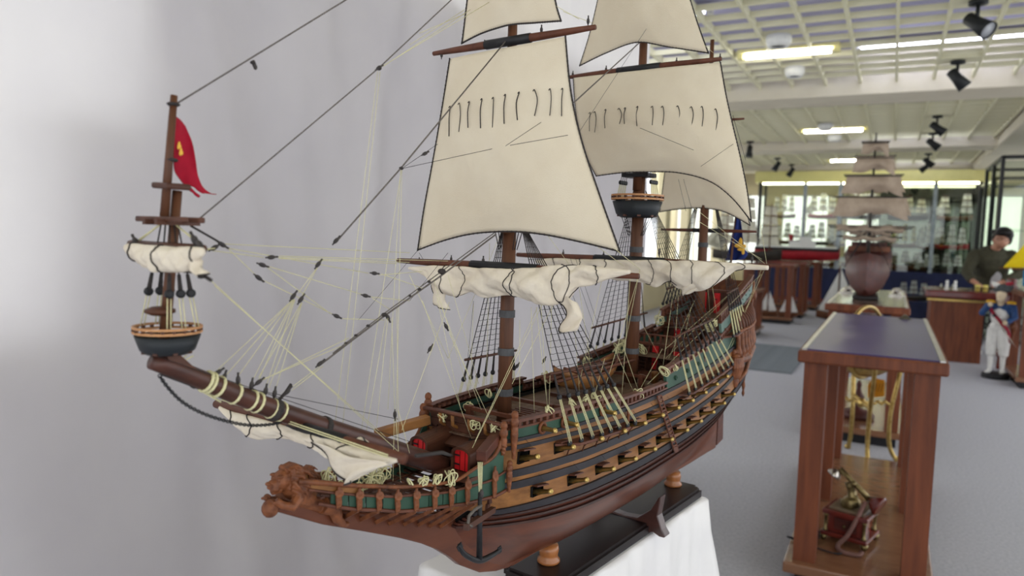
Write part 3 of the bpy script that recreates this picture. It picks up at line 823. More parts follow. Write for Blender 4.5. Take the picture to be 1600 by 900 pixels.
# ================================================================== masts and yards
def mast(name, s, z0, z1, r0, r1, bands=(), parent=ship, n=14):
    o = MB().tube([V(s, 0, z0), V(s, 0, (z0 + z1) / 2), V(s, 0, z1)], [r0, (r0 + r1) / 2, r1], n).build(name, W_MAST, parent)
    for zb in bands:
        r = r0 + (r1 - r0) * (zb - z0) / (z1 - z0)
        MB().lathe(V(s, 0, zb), [(r * .9, -.0042), (r + .0012, -.0042), (r + .0012, .0042), (r * .9, .0042)], 16, smooth=False).build('mast_band', M_IRON, o)
    return o
bz = lambda x, y: un(x, y)[2]
FS, MS, ZS = -.108, .212, .474
fm = mast('fore_mast', FS, .20, .478, .0090, .0078, [bz(788, 612), bz(790, 549), bz(792, 490), bz(794, 430)])
mast('fore_topmast', FS - .006, .45, .735, .0062, .0052); mast('fore_topgallant_mast', FS - .010, .70, .98, .0042, .003)
mm = mast('main_mast', MS + .002, .20, .565, .0102, .0086, [bz(986, 548), bz(989, 497), bz(992, 430), bz(995, 390)])
mast('main_topmast', MS - .004, .52, .80, .0068, .0056); mast('main_topgallant_mast', MS - .008, .77, 1.08, .0045, .003)
mast('mizzen_mast', ZS, .23, .55, .0095, .0072, [.44]); mast('mizzen_topmast', ZS - .004, .52, .80, .0045, .0035)
top_tub('fore_top', FS + .010, .480, .026); top_tub('main_top', MS - .002, bz(996, 313), .039); top_tub('mizzen_top', ZS + .012, .545, .016)
mc = MB(); mc.box(V(MS, 0, bz(997, 274)), (.03, .044, .006)); bevel(mc.build('mast_cap', M_BLACK, mm), .001)

def yard(name, s, z, half, r, black=.28, m=W_SPAR):
    n_ = [-half, -half * .7, -half * .35, 0, half * .35, half * .7, half]
    o = MB().tube([V(s, q, z) for q in n_], [r * .55, r * .78, r * .95, r, r * .95, r * .78, r * .55], 10).build(name, m, ship)
    if black: MB().tube([V(s, -half * black, z), V(s, half * black, z)], r * 1.12, 10).build('yard_wrapping', M_BLACK, o)
    return o
fy = yard('fore_yard', FS - .009, .4105, .172, .0056)
fty = yard('fore_topsail_yard', FS - .014, .6645, .113, .0047)
my = yard('main_yard', MS - .022, .4150, .206, .0062)
mty = yard('main_topsail_yard', MS - .004 - .012, .6965, .125, .0050)
zy = yard('mizzen_yard', ZS + .014, .466, .09, .0036)
yard('fore_topgallant_yard', FS - .016, .90, .072, .0032, 0); yard('main_topgallant_yard', MS - .014, .97, .08, .0034, 0)
yard('mizzen_topsail_yard', ZS + .002, .66, .062, .003, 0)
spy = MB(); a, b = us(338, 631, -.400), us(632, 717, -.400)
spy.tube([a, ((a[0] + b[0]) / 2, (a[1] + b[1]) / 2, (a[2] + b[2]) / 2), b], [.0040, .0052, .0042], 10); spyo = spy.build('spritsail_yard', W_SPAR, ship)
q = us(500, 678, -.4); q2 = us(560, 696, -.4); MB().tube([us(455, 664, -.4), us(540, 690, -.4)], .0056, 10).build('yard_wrapping', M_BLACK, spyo)
a, b = us(204, 381, -.517), us(318, 389, -.517)
MB().tube([a, b], .0030, 8).build('sprit_topsail_yard', W_DARK, ship)

# ================================================================== sails
def edge(pts, s): return [np.array(us(x, y, s)) for x, y in pts]
def resample(pts, k):
    P = catmull(pts, 10); d = [0]
    for a, b in zip(P[:-1], P[1:]): d.append(d[-1] + np.linalg.norm(b - a))
    out = []
    for i in range(k + 1):
        t = d[-1] * i / k; j = 0
        while j < len(d) - 2 and d[j + 1] < t: j += 1
        f = (t - d[j]) / (d[j + 1] - d[j] + 1e-12); out.append(P[j] * (1 - f) + P[j + 1] * f)
    return out
def set_sail(name, s, top, bot, left, right, bulge, reef=None, seed=1, m=M_SAIL, nu=40, nv=40):
    T, B, L, R = [resample(edge(e, s), k) for e, k in ((top, nu), (bot, nu), (left, nv), (right, nv))]
    rs = np.random.RandomState(seed); ph = rs.rand(8) * 6
    G = []
    for j in range(nv + 1):
        v = j / nv; row = []
        for i in range(nu + 1):
            u = i / nu
            p = (1 - v) * T[i] + v * B[i] + (1 - u) * L[j] + u * R[j] - ((1 - u) * (1 - v) * T[0] + u * (1 - v) * T[-1] + (1 - u) * v * B[0] + u * v * B[-1])
            k = math.sin(PI * u) ** .8 * math.sin(PI * min(1, v * .9 + .05)) ** .7
            w = .0004 * math.sin(8 * u + 3 * v + ph[0]) + .0003 * math.sin(5 * v - 6 * u + ph[1]) + .00018 * math.sin(25 * u - 17 * v + ph[2])
            cr = .0016 * math.exp(-((u - v * .0 - .45) / .16) ** 2) * math.sin(30 * v + 8 * u) * v ** 4
            row.append((p[0] - bulge * k + w * k * 3 + cr, p[1], p[2]))
        G.append(row)
    o = MB().grid(G).build(name, m, ship)
    o.modifiers.new('solid', 'SOLIDIFY').thickness = .0007
    for nm, line in (('bolt_rope', [r[0] for r in G]), ('bolt_rope', [r[-1] for r in G]), ('bolt_rope', G[-1])):
        MB().tube([(p[0] - .0004, p[1], p[2]) for p in line], .0009, 5).build(nm, M_TAR, o)
    # stitches along the bolt rope
    st = MB()
    for line in ([r[0] for r in G], [r[-1] for r in G], G[-1]):
        Q = resample([np.array(p) for p in line[::4]] + [np.array(line[-1])], 46)
        for p in Q: st.ell((p[0] - .0007, p[1], p[2]), (.0009, .0013, .0013), 5, 3)
    st.build('bolt_rope_stitches', M_TAR, o, kind='stuff')
    if reef:
        for (x, y0, y1, bend) in reef:
            z0 = us(x, y0, s)
            best = min(((i, j) for j in range(nv + 1) for i in range(nu + 1)), key=lambda ij: (G[ij[1]][ij[0]][1] - z0[1]) ** 2 + (G[ij[1]][ij[0]][2] - z0[2]) ** 2)
            dx = G[best[1]][best[0]][0] - .0012
            pts = [us(x - 2, y0 + 1.5, s), us(x + 1, y0, s), us(x + 2 + bend, y0 + (y1 - y0) * .4, s), us(x + 1 + bend * .3, y1, s)]
            MB().tube([(dx - .0002 * k, p[1], p[2]) for k, p in enumerate(catmull(pts, 4))], .0006, 4).build('reef_point', M_TAR, o)
    return o, G
r1 = [(712, 169, 215, -2), (730, 165, 209, 1), (748, 163, 203, -3), (768, 159, 204, -3), (785, 157, 203, -1), (803, 152, 197, -3), (823, 148, 191, -5), (845, 144, 184, 4), (867, 142, 183, 1), (883, 140, 183, -2)]
set_sail('fore_topsail', FS - .018, [(703, 92), (760, 82), (820, 71), (884, 57)], [(653, 391), (700, 375), (745, 365), (800, 362), (850, 366), (905, 377), (969, 393)],
         [(703, 92), (690, 175), (676, 255), (663, 325), (653, 391)], [(884, 57), (892, 140), (908, 215), (934, 295), (969, 393)], .020, r1, 1)
set_sail('fore_topgallant_sail', FS - .020, [(738, -200), (800, -210), (860, -220)], [(722, 68), (757, 52), (792, 41), (835, 37), (877, 33)],
         [(738, -200), (736, -60), (728, 20), (722, 68)], [(860, -220), (862, -60), (868, 0), (877, 33)], .010, None, 2)
r2 = [(928, 178, 207, -2), (936, 177, 209, 1), (955, 174, 203, -3), (977, 173, 197, 3), (987, 172, 197, -3), (1006, 170, 200, -3), (1029, 170, 199, 0), (1045, 170, 199, 1), (1067, 169, 198, 2), (1087, 170, 199, 2), (1102, 169, 200, 1), (1121, 172, 205, 2)]
set_sail('main_topsail', MS - .019, [(896, 122), (970, 115), (1050, 106), (1126, 98)], [(932, 275), (975, 270), (1010, 269), (1060, 270), (1110, 283), (1145, 309), (1174, 346)],
         [(896, 122), (901, 180), (915, 240), (932, 275)], [(1126, 98), (1135, 150), (1145, 195), (1158, 250), (1168, 300), (1174, 346)], .022, r2, 3)
set_sail('main_topgallant_sail', MS - .020, [(957, -200), (1010, -205), (1055, -210)], [(906, 103), (950, 83), (996, 67), (1045, 74), (1107, 83)],
         [(957, -200), (945, -60), (925, 40), (906, 103)], [(1055, -210), (1065, -60), (1085, 20), (1107, 83)], .014, None, 4)
set_sail('mizzen_topsail', ZS - .004, [(1047, 170), (1090, 168), (1135, 165)], [(1031, 331), (1060, 327), (1095, 325), (1130, 330), (1155, 342), (1172, 352)],
         [(1047, 170), (1042, 240), (1031, 331)], [(1135, 165), (1150, 260), (1172, 352)], .012, None, 5)

def bundle(name, s0, prof, depth, seed, wr=.0030, m=M_SAIL2, na=36, nst=160):
    xs = [p[0] for p in prof]; rs = np.random.RandomState(seed); ph = rs.rand(12) * 6.28
    P = []
    for i in range(nst + 1):
        u = i / nst; x = xs[0] + (xs[-1] - xs[0]) * u
        yt = pch(x, xs, [p[1] for p in prof]); yb = pch(x, xs, [p[2] for p in prof])
        a = np.array(us(x, yt, s0)); b = np.array(us(x, yb, s0)); c = (a + b) / 2; h = np.linalg.norm(a - b) / 2
        d = min(depth, .45 * h + .002); row = []
        for k in range(na):
            t = 2 * PI * k / na
            f = abs(math.sin(7.1 * u * PI + 1.3 * math.cos(t) + ph[0])) * 1.1 + .8 * abs(math.sin(11.3 * u * PI - 2.0 * math.cos(t) + ph[5])) + .55 * abs(math.sin(37 * u + 4.5 * math.cos(t) + ph[6])) + .7 * math.sin(15 * u + 2.2 * math.cos(t) + ph[1]) + .5 * math.sin(31 * u - 2.6 * math.cos(t) + ph[2]) + .4 * math.sin(4 * t + 6 * u + ph[3])
            w = wr * f * min(1, h / .012) * (math.sin(PI * u) ** .3)
            row.append((s0 - (d * math.sin(t)) * (1 + .25 * math.sin(9 * u + ph[4])) - w * (1 if math.sin(t) > -.2 else .3), c[1] + .15 * w, c[2] + (h + w * .25) * math.cos(t)))
        P.append(row)
    mb_ = MB().grid(P, close=True); n0 = len(P[0])
    mb_.f += [tuple(range(n0)), tuple(range(nst * n0, (nst + 1) * n0))]; mb_.sm += [True, True]
    return mb_.build(name, m, ship), P
def gasket(P, i, parent, tilt=2, r=.00055, tail=True):
    n0 = len(P[0]); pts = []
    for k in range(n0 + 1):
        ii = min(max(i + int(round(tilt * math.sin(2 * PI * k / n0))), 0), len(P) - 1); p = P[ii][k % n0]; c = np.mean(P[ii], axis=0)
        q = np.array(p); q = q + (q - c) * (.0006 / (np.linalg.norm(q - c) + 1e-6)); pts.append(tuple(q))
    MB().tube(pts, r, 5, cap=False).build('gasket', M_TAR, parent)
def flap(name, s, rows, bulge, m=M_SAIL2, parent=None, rope=True, seed=0):
    G = [catmull([us(x, y, s) for x, y in row], 5) for row in rows]
    G = [list(c) for c in zip(*[catmull([r[j] for r in G], 5) for j in range(len(G[0]))])]
    ni, nj = len(G), len(G[0])
    G = [[(p[0] - bulge * math.sin(PI * j / (nj - 1)) - .0025 * math.sin(3.2 * i / ni * 3 + j * .9 + seed), p[1], p[2]) for j, p in enumerate(r)] for i, r in enumerate(G)]
    o = MB().grid(G).build(name, m, parent or ship); o.modifiers.new('solid', 'SOLIDIFY').thickness = .0007
    if rope:
        MB().tube([(p[0] - .0004, p[1], p[2]) for p in G[-1]], .0007, 5).build('bolt_rope', M_TAR, o if parent is None else parent)
        MB().tube([(r[0][0] - .0004, r[0][1], r[0][2]) for r in G], .0007, 5).build('bolt_rope', M_TAR, o if parent is None else parent)
    return o
fsail, FP_ = bundle('furled_foresail', FS - .019, [(640, 417, 421), (668, 416, 432), (682, 415, 446), (692, 415, 455), (716, 417, 462), (740, 419, 455), (768, 421, 464), (796, 422, 460), (812, 421, 460), (836, 419, 471), (868, 417, 474), (888, 416, 470), (905, 416, 448), (924, 417, 446), (952, 419, 436), (984, 422, 428)], .013, 11)
for i, tl in ((26, 2), (38, 5), (76, 4), (80, -5), (113, 8), (118, -9), (136, 3)): gasket(FP_, i, fsail, tl)
flap('sail_tail', FS - .022, [[(676, 440), (684, 440), (693, 446)], [(677, 462), (686, 460), (697, 466)], [(680, 476), (690, 480), (702, 484)]], .004, parent=fsail)
flap('sail_tail', FS - .026, [[(862, 466), (884, 462), (902, 472)], [(880, 476), (898, 480), (908, 492)], [(884, 492), (898, 496), (910, 500)], [(878, 506), (890, 514), (902, 516)], [(874, 518), (880, 519), (886, 518)]], .005, parent=fsail)
msail, MP_ = bundle('furled_mainsail', MS - .030, [(838, 406, 410), (860, 404, 418), (900, 405, 424), (945, 406, 430), (975, 407, 437), (1009, 408, 441), (1031, 408, 447), (1043, 408, 440), (1065, 408, 450), (1097, 409, 453), (1131, 411, 437), (1156, 412, 421), (1200, 415, 422)], .014, 12)
for i, tl in ((12, 2), (30, 3), (48, 2), (78, 5), (90, 7), (107, 4), (124, 8), (140, 5)): gasket(MP_, i, msail, tl)
flap('sail_tail', MS - .036, [[(1046, 436), (1075, 440), (1112, 436)], [(1058, 446), (1080, 448), (1104, 444)], [(1066, 455), (1078, 453), (1094, 449)], [(1067, 462), (1072, 461), (1078, 458)]], .004, parent=msail)
ssail, SP_ = bundle('furled_spritsail', -.403, [(345, 634, 640), (362, 642, 655), (385, 648, 674), (415, 656, 685), (440, 663, 684), (470, 672, 690), (500, 681, 703), (540, 693, 722), (570, 702, 728), (595, 709, 730), (622, 716, 722)], .010, 13, .0022)
for i, tl in ((8, 7), (26, 8), (52, 8), (80, 8), (119, -8)): gasket(SP_, i, ssail, tl)
flap('sail_tail', -.412, [[(490, 690), (545, 708), (605, 724)], [(508, 712), (548, 722), (598, 728)], [(528, 738), (552, 738), (578, 738)], [(545, 756), (548, 754), (552, 750)]], .004, parent=ssail, seed=2)
flap('sail_tail', -.392, [[(556, 698), (575, 702), (598, 708)], [(558, 684), (578, 683), (596, 700)]], .006, parent=ssail, rope=True)
tsail, TP_ = bundle('furled_sprit_topsail', -.521, [(201, 381, 393), (212, 381, 406), (232, 383, 417), (252, 385, 424), (275, 386, 425), (296, 386, 424), (306, 386, 412), (316, 387, 400)], .009, 14, .0016, nst=90)
gasket(TP_, 42, tsail, 2); gasket(TP_, 9, tsail, 1); gasket(TP_, 82, tsail, 1)
flap('sail_tail', -.521, [[(290, 424), (300, 418), (308, 402)], [(305, 427), (311, 423), (316, 414)], [(318, 434), (321, 431), (324, 428)]], .003, parent=tsail)
# ================================================================== rigging
def rope(name, pts, r, m, parent=ship, sag=0.0, n=5):
    P = [Vector(p) for p in pts]
    if sag and len(P) == 2:
        P = [P[0].lerp(P[1], t) - Vector((0, 0, sag * 4 * t * (1 - t))) for t in np.linspace(0, 1, 9)]
    return MB().tube(P, r, n).build(name, m, parent)
BLK = MB().ell((0, 0, 0), (.0019, .0019, .0038), 8, 6).tube([(0, 0, .003), (0, 0, .0062)], .0009, 5).tube([(0, 0, -.003), (0, 0, -.0055)], .0007, 5).mesh('block', M_BLOCK)
def block(p, d=(0, 0, 1), k=1.0, parent=ship):
    o = link('block', BLK, parent, p); o.scale = (k, k, k)
    o.rotation_mode = 'QUATERNION'; o.rotation_quaternion = Vector((0, 0, 1)).rotation_difference(Vector(d).normalized()); return o
def pblock(x, y, x2, y2, n=0.0, k=1.0):
    a, b = Vector(un(x, y, n)), Vector(un(x2, y2, n)); return block(a, b - a, k)

# ---- channels, deadeyes, lanyards and shrouds
DEYE = MB().lathe((0, 0, 0), [(.0012, -.0016), (.0030, -.0016), (.0034, 0), (.0030, .0016), (.0012, .0016)], 10, axis=(0, 1, 0)).mesh('deadeye', M_BLACK)
def channel(a, b, zf, far=False, lab=None):
    side = -1 if far else 1
    m = MB(); P0 = []; 
    for s in srange(a, b, .03): P0.append((s, hb(s, zf(s))))
    poly = [V(s, side * (w - .002), zf(s)) for s, w in P0] + [V(s, side * (w + .0175), zf(s)) for s, w in (P0[-2:0:-1] if len(P0) > 3 else P0[::-1])]
    m.prism(poly, (0, 0, -.0016), (0, 0, .0016)); return bevel(m.build('channel', W_SPAR, ship), .0006)
def shroud_set(slist, zc, mast_s, mast_z, side, frac, bar=True, nrat=22, rr=.0006, lan=True, spread=.3, rat=True, ratmax=.97):
    top = Vector(V(mast_s + .004, side * .010, mast_z)); ups = []
    for s in slist:
        z0 = zc(s); lowp = Vector(V(s, side * (hb(s, z0) + .0145), z0 + .003))
        upp = lowp.lerp(top, frac); ups.append(upp)
        d = (top - lowp).normalized()
        for p in (lowp, upp): link('deadeye', DEYE, ship, p)
        if lan:
            m = MB()
            for dx in (-.0024, 0, .0024): m.tube([lowp + Vector((dx, -.0012 * side, .002)), upp + Vector((dx * .8, -.0012 * side, -.002))], .00046, 4)
            m.build('lanyard', M_CREAM, ship)
        MB().tube([upp, upp.lerp(top, .14)], [.0017, .0012], 6).build('shroud_seizing', M_TAR, ship)
        MB().tube([upp, top], rr, 5).build('shroud', M_TAR, ship)
    if bar:
        e = (ups[-1] - ups[0]) * .07
        MB().tube([ups[0].lerp(top, .13) - e, ups[-1].lerp(top, .13) + e], .0017, 6).build('sheer_pole', W_DARK, ship)
    if rat:
        m = MB()
        for k in range(1, nrat):
            t = .13 + (ratmax - .13) * k / nrat
            pts = [u_.lerp(top, t) for u_ in ups]
            q = []
            for p, r_ in zip(pts[:-1], pts[1:]):
                q += [p, (p + r_) / 2 - Vector((0, 0, .0008))]
            q.append(pts[-1]); m.tube(q, .00033, 3)
        m.build('ratlines', M_TAR, ship, kind='stuff')
cf = lambda s: pch(s, [-.12, .06], [.2135, .2105]); cmn = lambda s: pch(s, [.19, .46], [.218, .238]); cz = lambda s: pch(s, [.42, .56], [.280, .293])
for far in (False, True):
    channel(-.110, .056, cf, far); channel(.205, .452, cmn, far); channel(.435, .545, cz, far)
    sd = -1 if far else 1
    shroud_set([-.098 + .0205 * i for i in range(8)], cf, FS, .47, sd, .20, nrat=24)
    shroud_set([.222 + .0262 * i for i in range(9)], cmn, MS, .52, sd, .17, nrat=26)
    shroud_set([.448 + .0165 * i for i in range(6)], cz, ZS, .545, sd, .17, nrat=18)
# sprit-top shrouds
for sd in (1, -1):
    for ds in (-.009, .002, .012):
        a = Vector(V(tp[0] + ds, sd * .0185, tp[2] + .004)); b = Vector(V(ct[0] + ds * .3, sd * .006, ct[2] - .004)); c = a.lerp(b, .34)
        link('deadeye', DEYE, ship, c)
        m = MB()
        for dx in (-.0013, .0013): m.tube([a + Vector((dx, 0, 0)), c + Vector((dx, 0, -.002))], .00045, 4)
        m.build('lanyard', M_CREAM, ship)
        MB().tube([c, c.lerp(b, .28)], [.0018, .0012], 6).build('shroud_seizing', M_TAR, ship)
        MB().tube([c, b], .0006, 5).build('shroud', M_TAR, ship)
# topmast shrouds over the tops (lanyard pairs on the main top)
for (s0, z0, r0, z1) in ((MS - .002, bz(996, 311), .034, .66), (FS - .002, .486, .024, .63)):
    for sd in (1, -1):
        for ds in (-.010, -.003, .004, .011):
            a = Vector(V(s0 + ds, sd * r0 * .85, z0)); b = Vector(V(s0, sd * .006, z1)); c = a.lerp(b, .16)
            m = MB()
            for dx in (-.0013, .0013): m.tube([a + Vector((dx, 0, 0)), c + Vector((dx, 0, 0))], .0005, 4)
            m.build('lanyard', M_CREAM, ship); link('deadeye', DEYE, ship, c); link('deadeye', DEYE, ship, a)
            MB().tube([c, b], .0005, 4).build('shroud', M_TAR, ship)
    # futtock shrouds under the top
    for sd in (1, -1):
        for ds in (-.010, 0, .010):
            rope('futtock_shroud', [V(s0 + ds, sd * r0 * .85, z0 - .008), V(s0 + ds * .4, sd * .010, z0 - .055)], .0006, M_TAR)

# ---- stays on the centre line
rope('stay', [un(274, 163), un(540, 0), un(812, -167)], .00068, M_STAY)
rope('stay', [un(298, 353), un(592, 106), un(806, -95)], .00065, M_STAY)
rope('stay', [un(525, 378), un(627, 262), un(792, 62)], .0008, M_STAY)
rope('stay', [un(500, 570), un(600, 494), un(693, 428), un(775, 366)], .0009, M_STAY)
rope('stay', [un(520, 552), un(600, 490), un(690, 424), un(772, 364)], .0006, M_STAY)
rope('stay', [us(897, 160, FS - .03), un(1000, 66)], .0008, M_STAY)
rope('stay', [un(436, 625), un(447, 612), un(455, 600)], .0014, M_TAR)
for x, y, r in ((395, 98, .0022), (592, 107, .0026), (627, 263, .0024), (600, 492, .003), (690, 424, .0045), (655, 452, .0022), (640, 462, .0018), (670, 440, .002), (556, 524, .0018), (540, 536, .0016), (575, 509, .002)):
    p = un(x, y); MB().ell(p, (r, r, r * .7), 7, 5).build('rope_knot', M_TAR, ship)
m = MB()
for k in range(3): m.ell(un(396 + k * 1.5, 98 + k * 3.5), (.0016, .0016, .0022), 7, 5)
m.build('block', M_BLOCK, ship)
BL = [(335, 387, 345, 381), (347, 382, 357, 388), (410, 414, 422, 418), (424, 402, 436, 401), (404, 434, 412, 440), (497, 413, 503, 405), (525, 376, 531, 369), (458, 463, 463, 456), (470, 468, 474, 462), (585, 427, 596, 428), (571, 462, 580, 464), (526, 494, 535, 498), (500, 568, 508, 561), (449, 612, 455, 605), (606, 496, 609, 502), (617, 648, 617, 655), (404, 597, 409, 593), (340, 582, 346, 578), (372, 594, 372, 588), (393, 602, 394, 596), (415, 611, 416, 605), (429, 615, 430, 609), (350, 590, 352, 584), (302, 603, 310, 607), (664, 240, 668, 238), (592, 106, 598, 102), (789, 228, 797, 226), (896, 211, 904, 208), (697, 510, 700, 516), (672, 545, 675, 540), (808, 572, 812, 566), (850, 563, 856, 552)]
for q in BL: pblock(*q)
block(us(655, 408, FS - .009), (0, 0, 1), .8); block(us(705, 405, FS - .009), (0, 0, 1), .8); block(us(755, 408, FS - .009), (0, 0, 1), 1); block(us(690, 86, FS - .014), (0, 0, 1), .9); block(us(757, 70, FS - .014), (0, 0, 1), .9); block(us(846, 47, FS - .014), (0, 0, 1), .9); block(us(919, 33, FS - .014), (0, 0, 1), .9)
for x, y in ((880, 396), (943, 399), (975, 416), (1030, 395), (1175, 405)): block(us(x, y, MS - .022), (0, 0, 1), 1)
for x, y in ((895, 117), (947, 109), (1057, 97), (1125, 91), (903, 138)): block(us(x, y, MS - .016), (0, 0, 1), 1)

# ---- running rigging (cream): photograph ends with the fore-and-aft plane each line lies in
LINES_C = [
 (590, 112, 524, 656, 0), (594, 112, 534, 678, 0), (627, 266, 564, 676, 0), (628, 266, 618, 702, 0), (626, 266, 606, 640, -.01),
 (603, 497, 572, 676, 0), (606, 497, 588, 670, .005), (612, 497, 617, 646, 0), (620, 480, 623, 700, 0), (616, 655, 614, 752, .01), (619, 655, 626, 752, .015), (622, 640, 640, 708, .03),
 (328, 437, 634, 716, .03), (335, 446, 622, 700, .0),
 (458, 468, 340, 578, 0), (458, 468, 372, 588, 0), (459, 468, 393, 598, 0), (460, 468, 403, 597, 0), (461, 468, 415, 606, 0), (471, 473, 404, 590, 0), (471, 473, 420, 606, 0), (472, 473, 430, 610, 0),
 (506, 404, 466, 458, 0), (496, 418, 472, 462, 0), (455, 470, 350, 590, 0), (404, 597, 545, 528, 0), (408, 594, 540, 538, 0), (455, 606, 500, 572, 0), (456, 610, 505, 572, 0),
 (320, 390, 412, 402, 0), (357, 389, 404, 434, 0), (430, 402, 640, 410, 0), (436, 400, 700, 408, -.02), (357, 388, 576, 427, 0), (412, 414, 572, 462, 0), (411, 438, 526, 494, 0), (418, 418, 516, 490, 0), (596, 428, 660, 450, .01), (580, 464, 640, 470, 0), (535, 498, 600, 500, 0), (436, 404, 620, 412, 0), (345, 381, 640, 395, -.03),
 (592, 430, 660, 424, 0), (582, 466, 610, 484, 0), (702, 472, 628, 672, .03), (676, 432, 735, 620, 0), (682, 460, 720, 640, .0), (690, 480, 752, 640, .02), (700, 430, 748, 600, -.02), (640, 430, 700, 560, 0), (660, 470, 742, 700, .02), (702, 520, 770, 665, .03),
 (850, 470, 738, 700, .05), (840, 480, 742, 690, .045), (868, 470, 800, 600, .05), (812, 500, 812, 645, .04), (830, 480, 835, 650, .05), (838, 480, 856, 640, .05), (862, 475, 858, 640, .05), (845, 470, 855, 640, .045),
 (905, 450, 930, 620, .05), (895, 470, 905, 610, .05), (940, 440, 905, 600, .05), (1000, 420, 975, 545, .03), (1000, 424, 935, 640, .06), (985, 430, 970, 640, .06),
 (975, 545, 998, 612, .06), (960, 545, 990, 612, .06), (1035, 545, 998, 612, .05), (945, 560, 915, 668, .07), (1012, 600, 1190, 428, .06), (1190, 420, 1136, 560, .06), (1195, 420, 1130, 562, .065), (1160, 440, 1040, 560, .03), (1085, 470, 1045, 560, .02), (1000, 500, 1040, 575, .0), (1080, 480, 1060, 565, .03), (1100, 380, 1112, 520, 0), (1110, 430, 1125, 520, .03), (1050, 470, 1035, 578, .05), (1060, 460, 1052, 575, .05), (1145, 455, 1040, 545, .04),
 (1085, 325, 1195, 412, .15), (1090, 345, 1190, 405, .14), (1198, 412, 1188, 350, .19), (960, 388, 1000, 421, .16), (920, 375, 975, 416, .12), (850, 360, 890, 414, .06), (780, 370, 700, 560, -.05), (765, 380, 760, 600, -.04), (740, 470, 735, 610, -.05),
 (726, 15, 640, 70, -.04), (726, 22, 655, 52, -.05), (770, 0, 595, 105, -.02), (735, 15, 598, 104, -.03), (905, 30, 870, 10, .1), (925, 36, 880, 18, .1), (1115, 83, 1100, 70, .11),
]
for x0, y0, x1, y1, nn in LINES_C:
    rope('running_line', [un(x0, y0, nn), un(x1, y1, nn)], .00031, M_CREAM, n=4)
# thin dark bowlines and braces
for x0, y0, x1, y1, nn in [(630, 262, 684, 225, 0), (630, 263, 790, 228, 0), (790, 228, 880, 168, .06), (797, 227, 900, 209, .09), (904, 208, 1010, 45, .05), (658, 385, 560, 500, -.1), (663, 408, 655, 395, -.1), (740, 470, 730, 570, -.03),
                           (1000, 200, 1085, 235, .1), (1095, 260, 1150, 222, .15), (1145, 180, 1165, 250, .15), (240, 555, 640, 690, .005), (330, 595, 622, 655, .0), (418, 640, 560, 745, .0), (700, 395, 640, 470, -.05), (890, 400, 935, 530, .0), (898, 400, 942, 530, .0), (1060, 280, 1072, 330, .05), (1068, 280, 1082, 330, .05), (870, 420, 920, 560, .03), (880, 425, 935, 560, .03)]:
    rope('brace', [un(x0, y0, nn), un(x1, y1, nn)], .00028, M_TAR, n=4)
# double line along the spritsail yard
for dy in (0, 3.5):
    rope('sheet', [us(346, 621 + dy, -.412), us(480, 668 + dy, -.414), us(606, 711 + dy, -.412)], .00055, M_CREAM)
rope('sheet', [un(310, 608), un(345, 628)], .0008, M_CREAM); rope('sheet', [us(650, 712, -.402), us(690, 707, -.35), un(706, 712, .02)], .0016, M_TAR)
rope('sheet', [un(252, 585), un(300, 603)], .0008, M_TAR)
for k in range(5): rope('gammoning', [un(250, 583), un(262 + 10 * k, 552 + k)], .0005, M_CREAM)
# sprit topsail lifts
for xa, ya, xb, yb in ((258, 345, 212, 378), (258, 345, 216, 378), (266, 345, 304, 375), (268, 345, 307, 377)): rope('lift', [un(xa, ya), us(xb, yb, -.517)], .0005, M_CREAM)
for x, y in ((212, 378), (304, 375), (312, 383), (310, 389)): block(us(x, y, -.519), (0, .7, .7), 1.2)
rope('lift', [us(316, 390, -.519), un(336, 388)], .0006, M_CREAM); rope('stay', [un(298, 353), un(335, 374), un(350, 383)], .0009, M_TAR)
rope('tail_line', [us(319, 431, -.521), us(330, 438, -.521)], .0013, M_TAR)
for zz in (163, 250): 
    p = un(268 if zz > 200 else 271, zz); MB().lathe((p[0], p[1], p[2]), [(.0036, -.0012), (.0048, 0), (.0036, .0012)], 10).build('rope_lashing', M_TAR, stm)
# chain below the bowsprit
cpts = resample([np.array(un(x, y, .002)) for x, y in [(250, 588), (262, 605), (285, 628), (315, 645), (350, 657), (385, 664), (415, 664), (440, 660)]], 62)
tor = MB().tube([(0, .0011 * math.cos(a), .0018 * math.sin(a)) for a in np.linspace(0, 2 * PI, 9)], .00042, 4, cap=False).mesh('chain_link', M_BLACK)
for i in range(62):
    d = Vector(cpts[min(i + 1, 62)] - cpts[max(i - 1, 0)]).normalized()
    o = link('chain_link', tor, ship, cpts[i]); o.rotation_mode = 'QUATERNION'
    q = Vector((0, 0, 1)).rotation_difference(d)
    from mathutils import Quaternion
    o.rotation_quaternion = q @ Quaternion((0, 0, 1), 0 if i % 2 else PI / 2)

